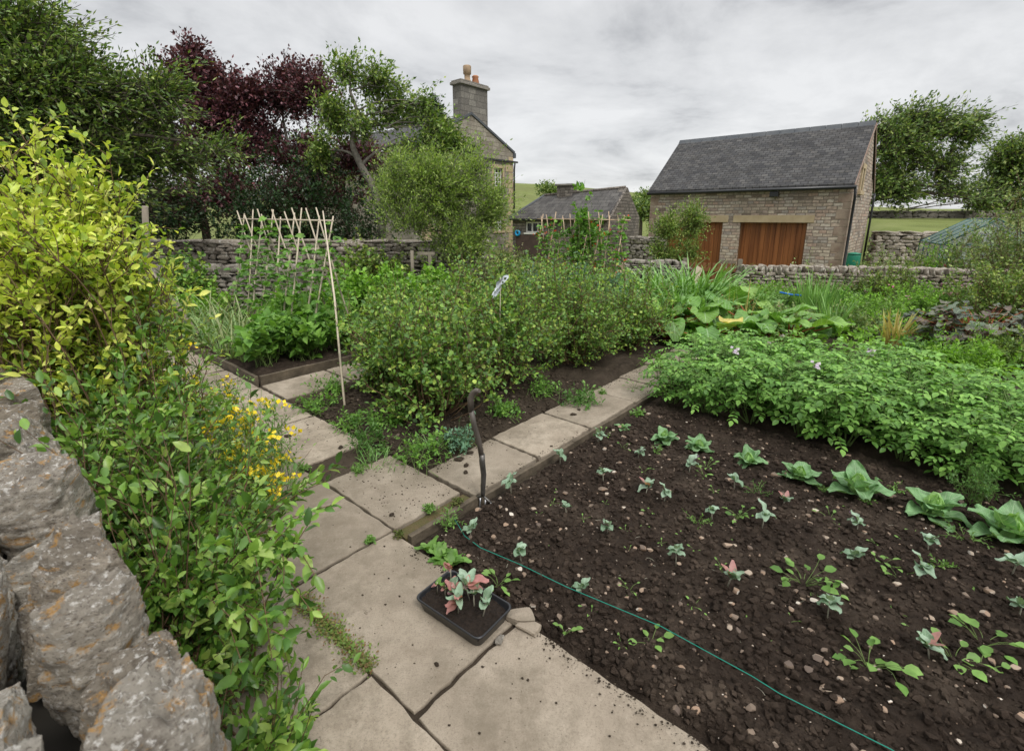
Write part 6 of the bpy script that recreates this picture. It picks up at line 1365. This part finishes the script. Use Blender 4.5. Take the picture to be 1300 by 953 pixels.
zz2 = .042+.006*fbm(q, 5, 4, .7); i = np.arange(ny2-1)[:, None]*nx2+np.arange(nx2-1)[None, :]; f = np.stack([i, i+1, i+nx2+1, i+nx2], -1).reshape(-1, 4)
obj('compost', np_mesh('compost', np.stack([gx_.ravel()*(L1-.028), gy_.ravel()*(W1-.028), zz2], 1), f.ravel(), np.full(len(f), 4), mat_plain('compost', (.012, .008, .006), .95, (.035, .024, .017), 90, 1., 200)), tray)
def tray_seedling(label, x, y, h, n, cols, s, seed):
    w = Vector((cen.x, cen.y, .044))+Matrix.Rotation(rz, 3, 'Z') @ Vector((x, y, 0)); rs2 = random.Random(seed)
    root = thing('tray_seedling', label, 'seedling', w, rs2.uniform(0, 6), 'seedlings in the black tray'); lx, ly = rs2.uniform(-.015, .015), rs2.uniform(-.015, .015)
    obj('stem', MB().tube([(0, 0, -.005), (lx, ly, h*.6), (lx, ly, h)], [.003, .0026, .002], 6).mesh('stem', M['stem_pale']), root)
    for ci, col in enumerate(cols):
        V, Fc = VL(), []
        for k in range(n): big_leaf(V, Fc, (lx, ly, h*rs2.uniform(.6, 1)), rs2.uniform(0, 6.3), rs2.uniform(-.5, 1.3) if ci else rs2.uniform(.5, 1.4), s*rs2.uniform(.7, 1.1), s*rs2.uniform(.45, .65), .4, .14, 0, rs2.uniform(.1, 1.), 8, 7, rs2)
        tag(obj('leaves', pymesh('leaves', V, Fc, L[col]), root), {'pink': 'pink wilted leaves', 'brassica': None}.get(col))
for k, (x, y, h, n, cols, s, lab) in enumerate(((-.135, .06, .07, 2, ('pink',), .045, 'tall pink wilted seedling in the far left corner of the tray'), (-.145, -.02, .05, 1, ('weed', 'pink'), .03, 'tiny seedling at the left end of the tray'), (-.1, -.015, .05, 1, ('weed', 'pink'), .03, 'small yellow-green seedling near the left end of the tray'), (-.055, -.02, .075, 2, ('brassica', 'pink'), .055, 'seedling with a big pink leaf left of the tray centre'), (.0, .04, .08, 3, ('brassica', 'pink'), .07, 'largest grey-green seedling at the back of the tray'), (.01, -.045, .06, 2, ('brassica', 'pink'), .05, 'seedling at the front centre of the tray with fallen pink leaf'), (.11, .0, .075, 2, ('brassica',), .065, 'broad grey-green seedling at the right end of the tray'), (.045, .02, .06, 2, ('brassica',), .055, 'grey-green seedling right of the tray centre'), (-.03, .07, .04, 2, ('pink',), .035, 'curled pinkish seedling at the back edge of the tray'))):
    tray_seedling(lab, x, y, h*1.25, n+1, cols, s*1.3, 900+k)
# broken stones/pieces beside the tray
for k, (px, py, d_, lab, mt) in enumerate(((659, 782, (.14, .08, .03), 'broken slab fragment right of the seed tray', 'paving'), (634, 812, (.04, .03, .02), 'small grey stone at the tray corner', 'wall_rock'), (672, 795, (.1, .06, .02), 'thin earthy slab fragment at the soil edge by the tray', 'paving'))):
    V, f = rock_arrays(8, d_, 950+k, .12, .75, 1.5, 4); o = obj('stone_fragment', rocks_mesh('stone_fragment', [(V, f)], M[mt], False), None, P(px, py, .01), (0, 0, k*1.3)); tag(o, lab, 'stone')
for k, (px, py, s, lab) in enumerate(((582, 582, .055, 'largest brown soil lump on the slab path behind the fork'), (592, 590, .04, 'brown soil lump touching the largest lump'), (597, 574, .045, 'rounded soil lump behind the largest lump'), (591, 599, .035, 'flat soil lump nearest the fork'), (728, 526, .045, 'dark soil lump on the third slab of the path'), (735, 520, .035, 'small soil lump at the far slab joint'), (497, 653, .03, 'small brown soil lump near the four slab corners'), (554, 843, .018, 'round dark pellet on the big slab below the tray'), (700, 566, .02, 'small soil crumb on the second slab of the path'), (365, 553, .05, 'flat dark dirt patch on the left slab'), (432, 568, .04, 'dark dirt patch beside the left slab edge'))):
    V, f = rock_arrays(8, (s*1.1, s*.75, s*.4), 970+k, .3, .3, 2.2, 4); o = obj('soil_lump', rocks_mesh('soil_lump', [(V, f)], M['soil_dry']), None, P(px, py, s*.2), (0, 0, k*1.7)); tag(o, lab, 'soil lump')
# crumbs of soil on the slabs
rs = np.random.RandomState(12); it = []; vs = [rock_arrays(2, (1, 1, 1), 990+k, .3, .4, 1.5, 2) for k in range(4)]
for k in range(4200):
    if k < 500: a, bb = rs.uniform(.82, 1.34), rs.uniform(-3, 1.2)
    elif k < 1700: a, bb = 1.365-abs(rs.normal(0, .035)), rs.uniform(-1.9, 1.2)
    elif k < 3200: a, bb = rs.uniform(1.95, 5), (-2.47+abs(rs.normal(0, .07)) if k % 3 else -1.98-abs(rs.normal(0, .03)))
    else: a, bb = rs.uniform(1.4, 1.88), rs.uniform(-4, -2.1)
    s = .0018+.0065*rs.uniform()**4; V, f = vs[k % 4]; p = AB(a, bb, s*.3); it.append((rot_z(V, rs.uniform(0, 6))*np.array([s*1.3, s, s*.7])+np.array(p), f))
tag(obj('soil_crumbs', rocks_mesh('soil_crumbs', it, M['soil_dry'])), 'fine soil crumbs spilled over the slabs', 'soil crumbs', kind='stuff')
# small twig litter on the soil
b_, t_ = [], []
for k in range(260):
    a, bb = 1.45+2.6*rs.uniform()**1.3, rs.uniform(-1.85, 2); p = np.array(AB(a, bb, -.012)); an = rs.uniform(0, 6.3); l = rs.uniform(.01, .05); b_.append(p); t_.append(p+np.array([math.cos(an)*l, math.sin(an)*l, rs.uniform(0, .008)]))
tag(obj('straw_litter', tube_mesh('straw_litter', curve(np.array(b_), np.array(t_), 4, .05, .05, rs), .0011, .0006, M['stem_pale'], 3)), 'short bits of straw and twig strewn on the bare soil', 'litter', kind='stuff')
# general ground cover in the far beds
rs = np.random.RandomState(88); pp = []
for k in range(15000):
    a, bb = rs.uniform(6.5, 12), rs.uniform(-9, 3.5); pp.append((AX.x*a+BX.x*bb, AX.y*a+BX.y*bb, rs.uniform(-.02, .16)))
for k in range(3000):
    a, bb = rs.uniform(4.3, 6.1), rs.uniform(-9, -5.3); pp.append((AX.x*a+BX.x*bb, AX.y*a+BX.y*bb, rs.uniform(-.02, .2)))
pp = np.array(pp); pp[:, 2] += .12*np.abs(fbm(pp*np.array([1, 1, 0])*1.5, 4, 2)); dd = rs.normal(0, 1, pp.shape); dd[:, 2] = np.abs(dd[:, 2])*.6+.2
tag(obj('ground_cover', leaf_mesh('ground_cover', pp, nrm(dd), rs.normal(0, .5, pp.shape)+np.array([0, 0, 1]), rs.uniform(.05, .14, len(pp)), .4, L['bright'], 'diamond')), 'low mixed green growth between the plants of the far beds', 'ground cover', kind='stuff')
